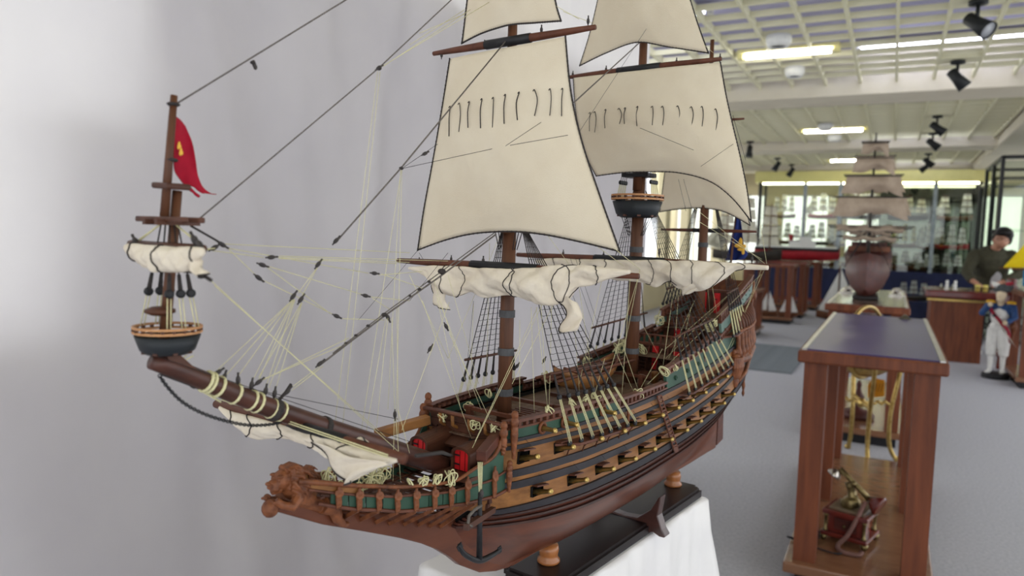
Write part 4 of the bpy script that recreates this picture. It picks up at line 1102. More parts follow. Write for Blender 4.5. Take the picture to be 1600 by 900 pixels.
# ---- coils of spare rope hung on rails
def coil(p, r, k=4, seed=0, m=M_CREAM):
    rs = random.Random(seed); mb_ = MB()
    for i in range(k):
        ax = Vector((rs.uniform(-1, 1), rs.uniform(-1, 1), rs.uniform(-.6, .6))).normalized(); x = ax.orthogonal().normalized(); y = ax.cross(x)
        c = Vector(p) + Vector((rs.uniform(-1, 1), rs.uniform(-1, 1), rs.uniform(-.5, .5))) * r * .4
        P = [c + x * (r * math.cos(a)) + y * (r * .55 * math.sin(a)) for a in np.linspace(0, 2 * PI, 13)]
        mb_.tube(P, .0007, 4, cap=False)
    return mb_.build('rope_coil', m, ship)
CO = [(515, 745, -.01, .008, 6), (580, 748, 0, .011, 8), (595, 742, 0, .010, 7), (642, 754, .035, .004, 3), (662, 752, .04, .005, 4), (683, 748, .045, .005, 4), (702, 747, .045, .008, 5), (535, 763, .01, .007, 4), (560, 765, .015, .007, 4), (690, 652, -.03, .006, 4), (712, 655, -.02, .005, 3), (742, 662, .02, .006, 5), (772, 667, .045, .006, 5), (733, 637, -.05, .007, 5), (762, 615, -.06, .006, 4), (857, 640, .065, .005, 4), (895, 632, .066, .006, 4), (915, 627, .068, .006, 4), (930, 622, .07, .006, 4), (997, 615, .072, .007, 5), (1037, 580, .070, .008, 5), (1052, 573, .07, .006, 4), (1110, 512, .055, .008, 5), (1115, 505, .055, .008, 5), (965, 545, -.05, .010, 5), (975, 540, -.05, .012, 5), (855, 590, -.05, .009, 5), (920, 565, -.055, .009, 4), (1028, 500, -.05, .010, 4), (1003, 545, -.03, .010, 4), (790, 640, -.03, .006, 4)]
for i, (x, y, n, r, k) in enumerate(CO): coil(un(x, y, n), r, k, i)

# ================================================================== deck fittings
# gratings on the deck
def grating(s0, s1, w, z):
    m = MB(); m.box(V((s0 + s1) / 2, 0, z), (s1 - s0, 2 * w, .004)); g = m.build('hatch', W_DARK, ship)
    k = 0
    for s in np.linspace(s0 + .004, s1 - .004, max(3, int((s1 - s0) / .008))):
        MB().box(V(s, 0, z + .0028), (.0035, 2 * w - .004, .0022)).build('hatch_bar', W_SPAR, g)
grating(-.085, -.045, .022, DZ + .004); grating(.245, .30, .026, DZ + .004)
for s, n in ((-.135, .03), (-.135, -.03), (-.06, .045), (-.06, -.045), (.19, .03), (.19, -.03), (.24, .045)):
    MB().box(V(s, n, DZ + .012), (.007, .007, .022)).build('bitt', W_SPAR, ship)
for s in (-.135, -.06, .19): MB().box(V(s, 0, DZ + .02), (.005, .075, .004)).build('bitt_beam', W_SPAR, ship)
MB().lathe(V(.235, .03, DZ + .002), [(.006, 0), (.006, .016), (.0065, .018), (.004, .02)], 12).build('bollard', W_NAT, ship)
# ship's boat lying on the deck, with spars across it
P = []
for i in range(15):
    t = i / 14.0; s = .030 + .160 * t; w = .021 * math.sin(PI * min(1, t * .92 + .06)) ** .55; kz = DZ + .006 + .010 * (2 * t - 1) ** 2
    P.append([V(s, w * math.sin(a) - .014, kz + .026 + .007 * (2 * t - 1) ** 2 - .024 * math.cos(a) * (1 if True else 0)) for a in np.linspace(-PI / 2, PI / 2, 9)])
P = [[(p[0], p[1], p[2]) for p in r] for r in P]
bt = MB().grid(P).build('ships_boat', W_NAT, ship); bt.modifiers.new('solid', 'SOLIDIFY').thickness = .0018
for k in (0, 8): MB().tube([r[k] for r in P], .0018, 5).build('gunwale', W_SPAR, bt)
for i in (3, 5, 7, 9, 11):
    a, b = Vector(P[i][1]), Vector(P[i][7]); MB().bar(a, b, .006, .0018).build('thwart', W_DECK, bt)
for n in (-.030, -.020, -.010, .004):
    MB().tube([V(.0, n, DZ + .036), V(.22, n + .003, DZ + .040)], .0022, 6).build('spare_spar', W_SPAR, ship)
for s in (.05, .17): MB().box(V(s, -.014, DZ + .005), (.006, .05, .006)).build('boat_chock', W_DARK, ship)
# quarterdeck and poop
QZ, PZ, RZ = .252, .287, .315
deck_piece('quarterdeck', .300, .600, lambda s: QZ + (s - .3) * .10, W_DECK, ship)
deck_piece('poop_deck', .440, .605, lambda s: PZ + (s - .44) * .22, W_DECK, ship)
def bulkhead(s, z0, z1, doors, name='deck_bulkhead'):
    w = hb(s, z0) - .003; kk = 9
    for i in range(kk):
        a = -w + 2 * w * (i + .5) / kk
        MB().box(V(s, a, (z0 + z1) / 2), (.004, 2 * w / kk - .0008, z1 - z0)).build('bulkhead_plank', W_DARK, ship)
    for n, dw, dz0, dz1 in doors:
        m = MB(); m.box(V(s - .003, n, (dz0 + dz1) / 2), (.003, dw, dz1 - dz0)); d = m.build('door', W_RED, ship); d['label'] = 'red cabin door'
        for zz in (.3, .7): MB().box(V(s - .005, n - dw * .2, dz0 + (dz1 - dz0) * zz), (.001, dw * .5, .0014)).build('hinge', M_BLACK, d)
    MB().box(V(s - .001, 0, z1 + .002), (.010, 2 * w + .004, .004)).build('deck_beam', W_SPAR, ship)
bulkhead(.335, DZ, QZ + .018, [(-.016, .011, DZ + .006, QZ + .018), (.022, .011, DZ + .006, QZ + .012)])
bulkhead(.452, QZ + .01, PZ + .006, [(.006, .014, QZ + .012, PZ - .001), (-.03, .011, QZ + .012, PZ)])
bulkhead(.545, PZ + .02, .352, [(.006, .011, PZ + .024, .350), (-.02, .010, PZ + .024, .350)])
MB().lathe(V(.44, .006, QZ + .014), [(.011, 0), (.011, .016), (.0095, .021), (.004, .023)], 14).build('companion_hood', W_DARK, ship)
for n in (-.035, .0):
    m = MB()
    for sx in (-.007, .007): m.bar(V(.318, n + sx, DZ + .004), V(.333, n + sx, QZ + .018), .002, .003)
    for k in range(7): m.bar(V(.318 + .015 * k / 7, n - .007, DZ + .006 + (QZ + .012 - DZ) * k / 7), V(.318 + .015 * k / 7, n + .007, DZ + .006 + (QZ + .012 - DZ) * k / 7), .004, .0012)
    m.build('deck_ladder', W_SPAR, ship)
# inner rail of balusters across the poop
for s, z0 in ((.336, QZ + .022), (.452, PZ + .010)):
    w = hb(s, z0) - .006
    MB().tube([V(s, -w, z0 + .013), V(s, w, z0 + .013)], .0018, 6).build('rail', W_SPAR, ship)
    for q in np.linspace(-w, w, 13): MB().box(V(s, q, z0 + .006), (.003, .003, .013)).build('baluster', W_SPAR, ship)

# side ladder on the near side
ld = MB(); l0, l1 = [], []
for k in range(13):
    t = k / 12.0; x, y = 1030 + 27 * t, 619 + 86 * t
    n = .08
    for _ in range(30):
        p = un(x, y, n); n = .6 * n + .4 * (hb(p[0], p[2]) + .006)
    l0.append(V(p[0] - .0062, n, p[2])); l1.append(V(p[0] + .0062, n, p[2]))
ld.tube(l0, .0014, 5); ld.tube(l1, .0014, 5); lo_ = ld.build('side_ladder', W_SPAR, ship)
for a, b in zip(resample([np.array(p) for p in l0], 18), resample([np.array(p) for p in l1], 18)): MB().bar(a, b, .0016, .0026).build('rung', W_SPAR, lo_)
# round wreathed ports with brass guns on the forecastle
for s in (-.127, -.089, -.010):
    b = hb(s, .2365)
    MB().lathe(V(s, b + .001, .2365), [(.0046, 0), (.0046, .0028), (.0068, .0028), (.0074, .001), (.0068, 0)], 14, axis=(0, -1, 0)).build('port_wreath', W_CARVE, ship)
    link('cannon', gun_me, ship, V(s, b - .001, .2365))
for s in (.21, .255, .30): link('port_ring', MB().lathe((0, 0, 0), [(.0022, 0), (.0022, .002), (.0034, .002), (.0034, 0)], 10, axis=(0, -1, 0)).mesh('port_ring', W_GREEN), ship, V(s, hb(s, .245) + .001, .245 + (s - .2) * .1))
for i in range(6):
    s = .50 + .018 * i
    for j in range(2):
        z = p_top(s) - .004 - .008 * j; link('green_stud', MB().ell((0, 0, 0), (.0014, .0012, .0014), 6, 4).mesh('green_stud', W_GREEN), ship, V(s + .005 * j, hb(s, z) + .001, z))
# curved brackets under the fore and main channels
for s in [-.09, -.062, -.035, -.008, .02, .045] + [.23, .27, .31, .35, .39, .43]:
    zc_ = cf(s) if s < .1 else cmn(s)
    P = [V(s, hb(s, zc_) + .012, zc_ - .002), V(s + .001, hb(s, zc_ - .008) + .006, zc_ - .008), V(s + .002, hb(s, zc_ - .018) + .001, zc_ - .018)]
    MB().tube(P, .0009, 5).build('channel_strap', W_DARK, ship)

# ================================================================== stern: transom, quarter gallery, carvings
P = []
for z in np.linspace(.16, .372, 12):
    w = max(.02, hb(.60, z)); P.append([V(.602 + (z - .16) * .10, w * q, z) for q in np.linspace(-1, 1, 9)])
o = MB().grid(P, smooth=False).build('transom', W_CARVE, ship); o.modifiers.new('solid', 'SOLIDIFY').thickness = .004
MBs = MB()
rs = random.Random(3)
for k in range(60):
    z = rs.uniform(.185, .37); w = hb(.6, z); q = rs.uniform(-1, 1)
    MBs.ell(V(.606 + (z - .16) * .10, w * q, z), (.006, .006, .008), 7, 5)
link('stern_carving', carve_mesh('stern_carving', MBs, W_CARVE, .002, 1), ship)
for side in (1, -1):
    # gallery: ribbed quarter-dome roof, swelling carved body, turned drops
    g = MB()
    s0, s1, zg = .482, .605, .288
    P = []
    for i in range(13):
        t = i / 12.0; s = s0 + (s1 - s0) * t
        out = .026 * math.sin(PI * (.12 + .82 * t)) ** .6
        zb = zg + .018 * t; P.append([V(s, side * (hb(s, zb) - .004 + out * math.cos(a)), zb + .030 * math.sin(a)) for a in np.linspace(0, PI / 2, 7)])
    o = g.grid(P).build('gallery_roof', W_DARK, ship); o.modifiers.new('solid', 'SOLIDIFY').thickness = .002
    for i in range(1, 12): MB().tube([(p[0], p[1] - side * .0008, p[2]) for p in P[i]], .0017, 5).build('roof_rib', W_SPAR, o)
    MB().tube([r[0] for r in P], .0032, 6).build('gallery_moulding', W_CARVE, o)
    b = MB()
    for i in range(9):
        t = i / 8.0; s = .492 + .108 * t; zt_ = .283 + .018 * t
        n0 = hb(s, .26) + .013 * math.sin(PI * (.1 + .8 * t)) ** .5
        b.tube([V(s, side * n0, zt_), V(s + .001, side * (n0 + .002), zt_ - .022), V(s + .002, side * (n0 + .004), zt_ - .034), V(s + .002, side * (n0 - .002), zt_ - .050)], [.0048, .0044, .0058, .0034], 7)
    P = [V(.478, side * .062, .252), V(.53, side * .066, .246), V(.6, side * .058, .262)]
    b.tube(P, .006, 7)
    b.tube([V(.47, side * .068, .236), V(.54, side * .070, .236), V(.605, side * .056, .248)], .0075, 7)
    link('quarter_gallery', carve_mesh('quarter_gallery', b, W_CARVE, .0017, 1), ship)
    # bulbous carved badge at the fore end of the gallery
    b = MB(); c = V(.486, side * .066, .226)
    b.ell(c, (.020, .012, .024), 14, 10)
    for k in range(9):
        a = -1.2 + 2.4 * k / 8; b.tube([V(.486 + .016 * math.sin(a), side * (.066 + .011 * math.cos(a)), .244), V(.486 + .019 * math.sin(a), side * (.066 + .013 * math.cos(a)), .226), V(.486 + .011 * math.sin(a), side * (.066 + .008 * math.cos(a)), .206)], [.002, .0028, .002], 6)
    b.ell(V(.486, side * .067, .199), (.008, .007, .012), 10, 7)
    link('quarter_badge', carve_mesh('quarter_badge', b, W_CARVE, .0012, 1), ship)
    m = MB(); m.tube([V(.505, side * .066, .196), V(.555, side * .062, .206), V(.604, side * .052, .226)], .0042, 7); m.build('gallery_moulding', W_CARVE, ship)
    m = MB(); m.lathe(V(.600, side * .045, .150), [(.001, 0), (.003, .006), (.0018, .012), (.0034, .02), (.002, .03), (.003, .045)], 8); m.build('stern_drop', W_CARVE, ship)

# blue ensign on the stern staff
m = MB(); st0, st1 = V(.612, 0, .36), V(.640, 0, .52); m.tube([st0, st1], .0024, 8); m.build('ensign_staff', W_MAST, ship)
rows = [[(1151, 334), (1153, 335), (1155, 337)], [(1144, 360), (1153, 362), (1161, 365)], [(1139, 385), (1151, 386), (1165, 388)], [(1136, 404), (1150, 404), (1168, 396)], [(1134, 406), (1150, 407), (1162, 404)]]
G = [catmull([us(x, y, .632) for x, y in r], 5) for r in rows]; G = [list(c) for c in zip(*[catmull([r[j] for r in G], 5) for j in range(len(G[0]))])]
G = [[(p[0] + .006 * math.sin(j * .9 + i * .25), p[1], p[2]) for j, p in enumerate(r)] for i, r in enumerate(G)]
o = MB().grid(G).build('ensign', mat('blue_flag_cloth', (34, 52, 118), (26, 40, 96), 0.85, scale=(60, 60, 60), trans=0.2), ship); o['label'] = 'dark blue ensign with a gold lily emblem'; o.modifiers.new('solid', 'SOLIDIFY').thickness = .0006
e = MB(); q = lambda x, y: us(x, y, .617)
for x, y, a, b in ((1157, 380, .004, .011), (1152, 384, .006, .004), (1162, 385, .005, .004), (1158, 390, .008, .003), (1161, 394, .003, .005)): e.ell(q(x, y), (.0012, a, b), 8, 6)
e.build('gold_emblem', M_GOLD, o)

# ================================================================== stand, table and cloth under the ship
stand = thing('display_stand', 'black stained baseboard with turned pedestals and a curved cradle under the big ship', 'stand', tuple(O_), math.atan2(U[1], U[0]))
M_EBON = mat('ebonised_wood', (32, 23, 23), (24, 17, 17), 0.4, scale=(8, 60, 60), coat=0.06)
def notched(s0, s1, w, k): return [(s0, w - k), (s0 + k * .6, w - k), (s0 + k, w - k * .6), (s0 + k, w), (s1 - k, w), (s1 - k, w - k * .6), (s1 - k * .6, w - k), (s1, w - k), (s1, -w + k), (s1 - k * .6, -w + k), (s1 - k, -w + k * .6), (s1 - k, -w), (s0 + k, -w), (s0 + k, -w + k * .6), (s0 + k * .6, -w + k), (s0, -w + k)]
m = MB(); m.prism([V(a, b, 0) for a, b in notched(-.050, .424, .045, .012)], (0, 0, .0030), (0, 0, .0145)); m.build('baseboard', M_EBON, stand)
m = MB(); m.prism([V(a, b, 0) for a, b in notched(-.046, .420, .041, .011)], (0, 0, .0145), (0, 0, .0185)); m.build('baseboard_moulding', M_EBON, stand)
for s in (0, .392):
    MB().lathe(V(s, 0, .0185), [(.014, 0), (.0155, .002), (.015, .005), (.012, .008), (.0125, .012), (.0135, .018), (.012, .0245)], 20).build('pedestal', mat('turned_oak', (164, 104, 58), (130, 78, 42), 0.3, scale=(60, 60, 30), coat=0.4), stand)
prof = [(.0, .020), (.024, .022), (.046, .040), (.058, .062), (.062, .064), (.060, .048), (.058, .034), (.066, .014), (.072, .006), (.070, .003), (.062, .003), (.052, .007), (.044, .004), (.0, .004)]
for s in (.215,):
    poly = [V(s, n, z) for n, z in prof] + [V(s, -n, z) for n, z in prof[::-1] if n > 0]
    m = MB(); m.prism(poly, (-.009, 0, 0), (.009, 0, 0)); bevel(m.build('cradle', mat('cradle_wood', (74, 44, 38), (54, 32, 28), 0.3, scale=(60, 8, 60), coat=0.4), stand), .0015)

tabl = thing('draped_table', 'small plain wooden table hidden under the white cloth', 'table', tuple(np.array([O_[0], O_[1], 0])), math.atan2(U[1], U[0]))
S0, S1, N0, N1 = -.085, .423, -.150, .047
m = MB(); m.box(V((S0 + S1) / 2, (N0 + N1) / 2, ZT - .018), (S1 - S0 - .012, N1 - N0 - .012, .026)); m.build('table_top', M_TWOOD, tabl)
for a in (S0 + .04, S1 - .04):
    for b in (N0 + .035, N1 - .035): MB().box(V(a, b, (ZT - .03) / 2), (.035, .035, ZT - .03)).build('leg', M_TWOOD, tabl)
# the cloth: top plus sides that flare and fold as they hang
def per(t):                        # perimeter point and outward normal, rounded corners
    r = .02; a, b, c, d = S0 + r, S1 - r, N0 + r, N1 - r
    segs = [(b - a, lambda q: ((a + q, N1), (0, 1))), (PI / 2 * r, lambda q: ((b + r * math.sin(q / r), d + r * math.cos(q / r)), (math.sin(q / r), math.cos(q / r)))),
            (d - c, lambda q: ((S1, d - q), (1, 0))), (PI / 2 * r, lambda q: ((b + r * math.cos(q / r), c - r * math.sin(q / r)), (math.cos(q / r), -math.sin(q / r)))),
            (b - a, lambda q: ((b - q, N0), (0, -1))), (PI / 2 * r, lambda q: ((a - r * math.sin(q / r), c - r * math.cos(q / r)), (-math.sin(q / r), -math.cos(q / r)))),
            (d - c, lambda q: ((S0, c + q), (-1, 0))), (PI / 2 * r, lambda q: ((a - r * math.cos(q / r), d + r * math.sin(q / r)), (-math.cos(q / r), math.sin(q / r))))]
    tot = sum(s[0] for s in segs); x = t * tot
    for L_, f in segs:
        if x <= L_: return f(x)
        x -= L_
    return segs[-1][1](segs[-1][0])
NP = 200; rowsC = []
rowsC.append([V((S0 + S1) / 2 + (per(i / NP)[0][0] - (S0 + S1) / 2) * .02, (N0 + N1) / 2 + (per(i / NP)[0][1] - (N0 + N1) / 2) * .02, .0004) for i in range(NP)])
for q in (.35, .7, .92, .985):
    rowsC.append([V((S0 + S1) / 2 + (per(i / NP)[0][0] - (S0 + S1) / 2) * q, (N0 + N1) / 2 + (per(i / NP)[0][1] - (N0 + N1) / 2) * q, .0004) for i in range(NP)])
for j in range(26):
    t = j / 25.0; row = []
    for i in range(NP):
        (a, b), (na, nb) = per(i / NP); ph = 2 * PI * i / NP
        corner = abs(na * nb) * 2
        flare = .004 + .030 * t + t ** .8 * (.095 * corner + .018 * math.sin(ph * 9 + .6) + .016 * math.sin(ph * 17 + 1.2) + .010 * math.sin(ph * 31 + 3 * t))
        if t == 0: flare = .0
        row.append(V(a + na * flare, b + nb * flare, .0004 - .004 * (1 if j == 1 else 0) - (.75 * t if j > 1 else 0)))
    rowsC.append(row)
cl = MB().grid(rowsC, close=True).build('tablecloth', M_CLOTH, None, tuple(O_), math.atan2(U[1], U[0]))
tag(cl, 'glossy white satin cloth draped over the table that carries the big ship', 'tablecloth')
# ================================================================== ceiling lights
def fluo(x0, x1, y, z, label, tray=True):
    t = thing('fluorescent_light', label, 'ceiling light', ((x0 + x1) / 2, y, z), 0, 'fluorescent ceiling lights'); w = x1 - x0
    MB().tube([(-w / 2 + .05, 0, -.02), (w / 2 - .05, 0, -.02)], .022, 10).build('tube', M_TUBE if z < 3 else M_TUBE2, t)
    m = MB(); m.box((0, 0, .02), (w + .04, .12, .03)); m.box((-w / 2, 0, -.01), (.05, .06, .06)); m.box((w / 2, 0, -.01), (.05, .06, .06)); m.build('tray', M_TRAY if z < 3 else M_WHITE, t)
fluo(-1.32, -.52, 6.87, CZ + .01, 'fluorescent tube light nearest in the slatted ceiling')
fluo(-1.32, -.44, 11.75, CZ + .01, 'fluorescent tube light in the middle bay, right above the small ship mast')
fluo(-1.25, -.55, 16.0, CZ + .01, 'farthest fluorescent tube light in the slatted ceiling')
fluo(-.45, 1.05, 8.15, 3.2, 'long fluorescent light glowing above the nearest slats')
fluo(-.6, 1.0, 12.6, 3.2, 'long fluorescent light glowing above the middle slats')
fluo(-.6, 1.0, 16.4, 3.2, 'long fluorescent light glowing above the far slats')
fluo(-2.9, -1.5, 6.4, 3.2, 'long fluorescent light above the slats beside the sails')
def spot(px, py, aim, label, k=1.0):
    p = gp(px, py, CZ); t = thing('spotlight', label, 'spotlight', (p[0], p[1], CZ), 0, 'black ceiling spotlights')
    MB().box((0, 0, .022), (.33, .24, .04)).build('mount_panel', M_SLAT, t)
    MB().lathe((0, 0, 0), [(.06 * k, 0), (.06 * k, -.025), (.02 * k, -.03)], 14).build('mount', M_SPOT, t)
    MB().tube([(0, 0, -.02), (0, 0, -.13 * k)], .013 * k, 8).build('stem', M_SPOT, t)
    a = Vector(aim).normalized(); c = Vector((0, 0, -.15 * k))
    MB().lathe(c - a * .09 * k, [(.015 * k, 0), (.042 * k, .01), (.045 * k, .09 * k), (.062 * k, .2 * k), (.056 * k, .2 * k), (.05 * k, .17 * k)], 16, axis=a).build('lamp_body', M_SPOT, t)
    MB().lathe(c - a * .09 * k, [(.054 * k, .172 * k), (.054 * k, .19 * k)], 16, axis=a).build('lens', M_LENS, t)
spot(1529, 1, (.55, -.45, -.55), 'black spotlight at the top edge, nearest on the right of the ceiling')
spot(1497, 95, (.6, .1, -.7), 'black spotlight just in front of the nearest ceiling beam')
spot(1465, 181, (.75, .1, -.6), 'black spotlight first behind the nearest ceiling beam on the right')
spot(1458, 208, (.75, .1, -.6), 'black spotlight second behind the nearest ceiling beam on the right')
spot(1451, 240, (.7, .1, -.6), 'black spotlight first in the far bay on the right')
spot(1447, 249, (-.7, .1, -.6), 'black spotlight second in the far bay, turned to the left')
spot(1172, 221, (-.05, -.1, -1), 'black spotlight hanging straight down beside the main topsail')
spot(1215, 247, (-.45, -.2, -.8), 'black spotlight with a pale lens, first in the far left row')
spot(1237, 257, (-.45, -.1, -.8), 'black spotlight second in the far left row')
def speaker(px, py, r, label):
    p = gp(px, py, CZ); t = thing('ceiling_speaker', label, 'speaker', (p[0], p[1], CZ - .05), 0, 'round fittings in the ceiling slats')
    MB().lathe((0, 0, 0), [(r, .06), (r, .01), (r * .8, -.03), (r * .62, -.03), (r * .55, .0)], 20).build('housing', M_WHITE, t)
    MB().lathe((0, 0, 0), [(r * .6, -.02), (r * .6, .0)], 16).build('cone', M_SPOT, t)
speaker(1217, 58, .10, 'round white ceiling speaker with a black centre above the nearest tube light')
speaker(1242, 107, .09, 'round white ceiling fitting just behind the nearest tube light')
speaker(1290, 195, .10, 'round white ceiling speaker just in front of the middle tube light')
speaker(1304, 213, .10, 'small round white fitting just behind the middle tube light')

# ================================================================== second table with the smaller ship
M_TTOP2 = mat('brown_table_top', (120, 92, 80), (104, 78, 68), 0.14, scale=(3, 3, 3), coat=0.6)
make_table('display_table', 'mahogany display table carrying the smaller sailing ship', -.36, .12, 5.0, 6.85, .87, 3, M_TTOP2)
M_TAN = mat('tan_sail_cloth', (190, 172, 154), (164, 146, 128), 0.9, scale=(12, 12, 12), trans=.25)
M_RHULL = mat('small_ship_red_brown', (84, 38, 30), (58, 25, 21), 0.5, scale=(10, 40, 40))
M_BEIGE = mat('cream_sail_cloth', (232, 230, 216), (214, 212, 196), 0.9, scale=(12, 12, 12), trans=.3)
M_BHULL = mat('brown_ship_hull', (112, 70, 44), (84, 50, 32), 0.45, scale=(10, 40, 40))
M_DHULL = mat('dark_ship_hull', (58, 52, 46), (42, 38, 34), 0.5, scale=(10, 40, 40))
M_RED = mat('red_ship_hull', (168, 34, 44), (140, 26, 36), 0.45, scale=(10, 10, 10))
def mini_hull(L, B, D, nst=13, sheer=.12, stern=.55):
    P = []
    for i in range(nst + 1):
        t = i / nst; x = L * (t - .5); w = B / 2 * min(1, (math.sin(PI * min(.5, t * .62 + .0)) ** .6 if t < .8 else 1)) * (1 if t < .6 else 1 - (1 - stern) * ((t - .6) / .4) ** 2)
        zt = D * (1 + sheer * 4 * (t - .42) ** 2 * 3)
        P.append([(x, w * math.sin(a) if True else 0, zt - (zt - D * .12 * abs(2 * t - 1) ** 3 * 2) * max(0, math.cos(a)) ** .8) for a in np.linspace(-PI / 2, PI / 2, 9)])
    mb_ = MB().grid(P)
    n0 = 9
    mb_.f.append(tuple(nst * n0 + j for j in range(n0))); mb_.sm.append(False)
    for i in range(nst):
        mb_.f.append((i * n0, (i + 1) * n0, (i + 1) * n0 + 8, i * n0 + 8)); mb_.sm.append(False)
    return mb_
def mini_ship(name, label, loc, rz, L, hullm, sailm, masts=3, rows=3, ht=1.0, group=None, B=None, jib=True, billow=.05, hull_d=None, brace=1.05):
    t = thing(name, label, 'model ship', loc, rz, group); B = B or L * .26; D = hull_d or L * .14
    mini_hull(L, B, D).build('hull', hullm, t)
    MB().box((0, 0, D * .1), (L * .3, B * .5, D * .2)).build('stand', M_BHULL, t)
    for k in range(masts):
        x = L * (-.30 + .62 * k / max(1, masts - 1)) if masts > 1 else 0; h = ht * (1 if k == masts // 2 else .86)
        MB().tube([(x, 0, D * .6), (x, 0, D + h)], [L * .012, L * .005], 6).build('mast', M_BHULL, t)
        for r in range(rows):
            z0 = D + h * (.16 + .80 * r / rows); z1 = D + h * (.16 + .80 * (r + .86) / rows); w0 = L * (.17 if masts > 2 else .22) * (1 - .5 * r / rows); w1 = w0 * .82
            G = [[(x - L * (.02 + billow * math.sin(PI * a) * math.sin(PI * b)), (w1 * b_ + w0 * (1 - b_)) * (2 * a - 1), z0 + (z1 - z0) * b) for a in np.linspace(0, 1, 7)] for b, b_ in zip(np.linspace(0, 1, 5), np.linspace(0, 1, 5))]
            cb, sb = math.cos(brace), math.sin(brace); rot = lambda p: (x + (p[0] - x) * cb + p[1] * sb, -(p[0] - x) * sb + p[1] * cb, p[2])
            MB().grid([[rot(p) for p in r_] for r_ in G]).build('sail', sailm, t)
            MB().tube([rot((x - L * .015, -w1 * 1.08, z1)), rot((x - L * .015, w1 * 1.08, z1))], L * .006, 5).build('yard', M_BHULL, t)
    MB().tube([(-L * .48, 0, D * 1.1), (-L * .70, 0, D * 1.1 + L * .10)], L * .008, 5).build('bowsprit', M_BHULL, t)
    if jib:
        for q in (.0, .09):
            m = MB(); a, b, c = (-L * (.66 - q), 0, D * 1.1 + L * .09), (-L * (.34 - q * .4), 0, D + ht * (.62 - q)), (-L * (.40 - q * .6), 0, D * 1.15)
            m.add([a, b, c, (c[0], .004, c[2])], [(0, 1, 2), (0, 3, 1)]); m.build('jib', sailm, t)
    return t
# smaller ship seen from its stern: three masts of tan sails
s2 = thing('model_ship', 'smaller dark red ship model with tan sails, stern towards the camera', 'model ship', (-.15, 5.75, .880), PI / 2 + .02)
mini_hull(.86, .32, .27, stern=.88, sheer=.08).build('hull', M_RHULL, s2)
m = MB(); m.box((.37, 0, .325), (.14, .28, .06)); m.build('stern_gallery', mat('gallery_orange_brown', (140, 84, 56), (108, 62, 42), 0.4), s2)
m = MB(); m.box((.37, 0, .372), (.15, .24, .03)); m.build('poop', M_RHULL, s2)
m = MB(); m.box((.37, 0, .292), (.16, .31, .014)); m.build('gallery_moulding', M_DHULL, s2)
m = MB(); m.prism([(.43, 0, .02), (.47, 0, .02), (.46, 0, .22), (.43, 0, .25)], (0, -.011, 0), (0, .011, 0)); m.build('rudder', M_BHULL, s2)
MB().box((0, 0, .008), (.5, .16, .016)).build('stand', M_EBON, s2)
# three sails rows: (mast x, z bottom, z top, half width bottom, top)
spec = [(-.27, [(.545, .68, .225, .19), (.70, .82, .185, .15), (.84, .94, .13, .105), (.96, 1.04, .085, .07)], 1.07),
        (.02, [(.565, .70, .25, .215), (.725, .855, .205, .165), (.875, .985, .14, .115), (1.005, 1.085, .09, .078)], 1.15),
        (.25, [(.60, .70, .13, .11), (.73, .81, .10, .08)], .88)]
for mx, zz, w in ((-.27, .48, .25), (.02, .50, .275), (.25, .46, .17), (-.27, .42, .20)):
    MB().tube([(mx - .01, -w, zz), (mx - .01, w, zz)], .0055, 6).build('yard', M_DHULL, s2)
    G = [[(mx - .012 - .02 * math.cos(t), w * .8 * q, zz - .012 + .015 * math.sin(t) + .006 * math.sin(9 * q)) for t in np.linspace(0, 2 * PI, 9)] for q in np.linspace(-1, 1, 15)]
    MB().grid(G).build('furled_sail', M_TAN, s2)
rs = random.Random(9)
for mx, rows_, mh in spec:
    MB().tube([(mx, 0, .16), (mx, 0, mh)], [.013, .005], 7).build('mast', M_DHULL, s2)
    for z0, z1, w0, w1 in rows_:
        off = rs.uniform(.0, .02)
        G = [[(mx - .02 - .05 * math.sin(PI * a) * math.sin(PI * b), (w0 * (1 - b) + w1 * b) * (2 * a - 1), z0 + (z1 - z0) * b + (.03 * math.sin(PI * a) + .014 * math.sin(9 * a + mx * 30)) * (1 - b)) for a in np.linspace(0, 1, 15)] for b in np.linspace(0, 1, 7)]
        MB().grid(G).build('sail', M_TAN, s2)
        MB().tube([(mx - .01, -w1 * 1.15, z1 + .004), (mx - .01, w1 * 1.15, z1 + .004)], .005, 6).build('yard', M_DHULL, s2)
    for sd in (-1, 1):
        m = MB()
        for k in range(5): m.tube([(mx + .02 * k, sd * .145, .20), (mx + .004 * k, 0, .50)], .0018, 4)
        m.build('shrouds', M_TAR, s2)
m = MB(); m.add([(.26, .004, .25), (.44, .004, .27), (.40, .004, .50), (.26, .004, .58)], [(0, 1, 2, 3)]); o = m.build('spanker', M_BEIGE, s2); o.modifiers.new('solid', 'SOLIDIFY').thickness = .004
m = MB()
for k in range(14):
    y = -.16 + .32 * k / 13; m.tube([(.30, y, .22), (.25 if k % 2 else .05, y * .1, .60)], .0014, 4)
m.build('backstays', M_STAY, s2)

# clutter on that table: silver trays left and right of the ship
M_SILV = mat('silver', (206, 200, 190), (170, 164, 156), 0.2, metal=.9)
for (x, lab) in ((-.29, 'silver tray on the table left of the smaller ship'), (.05, 'silver tray on the table right of the smaller ship')):
    t = thing('silver_tray', lab, 'tray', (x, 6.35, .874)); m = MB(); m.box((0, 0, .006), (.11, .5, .008)); m.build('plate', M_SILV, t)
    for k in range(5): MB().lathe((0, -.2 + .1 * k, .012), [(.03, 0), (.034, .012), (.02, .022), (.006, .026)], 12).build('medallion', M_SILV, t)
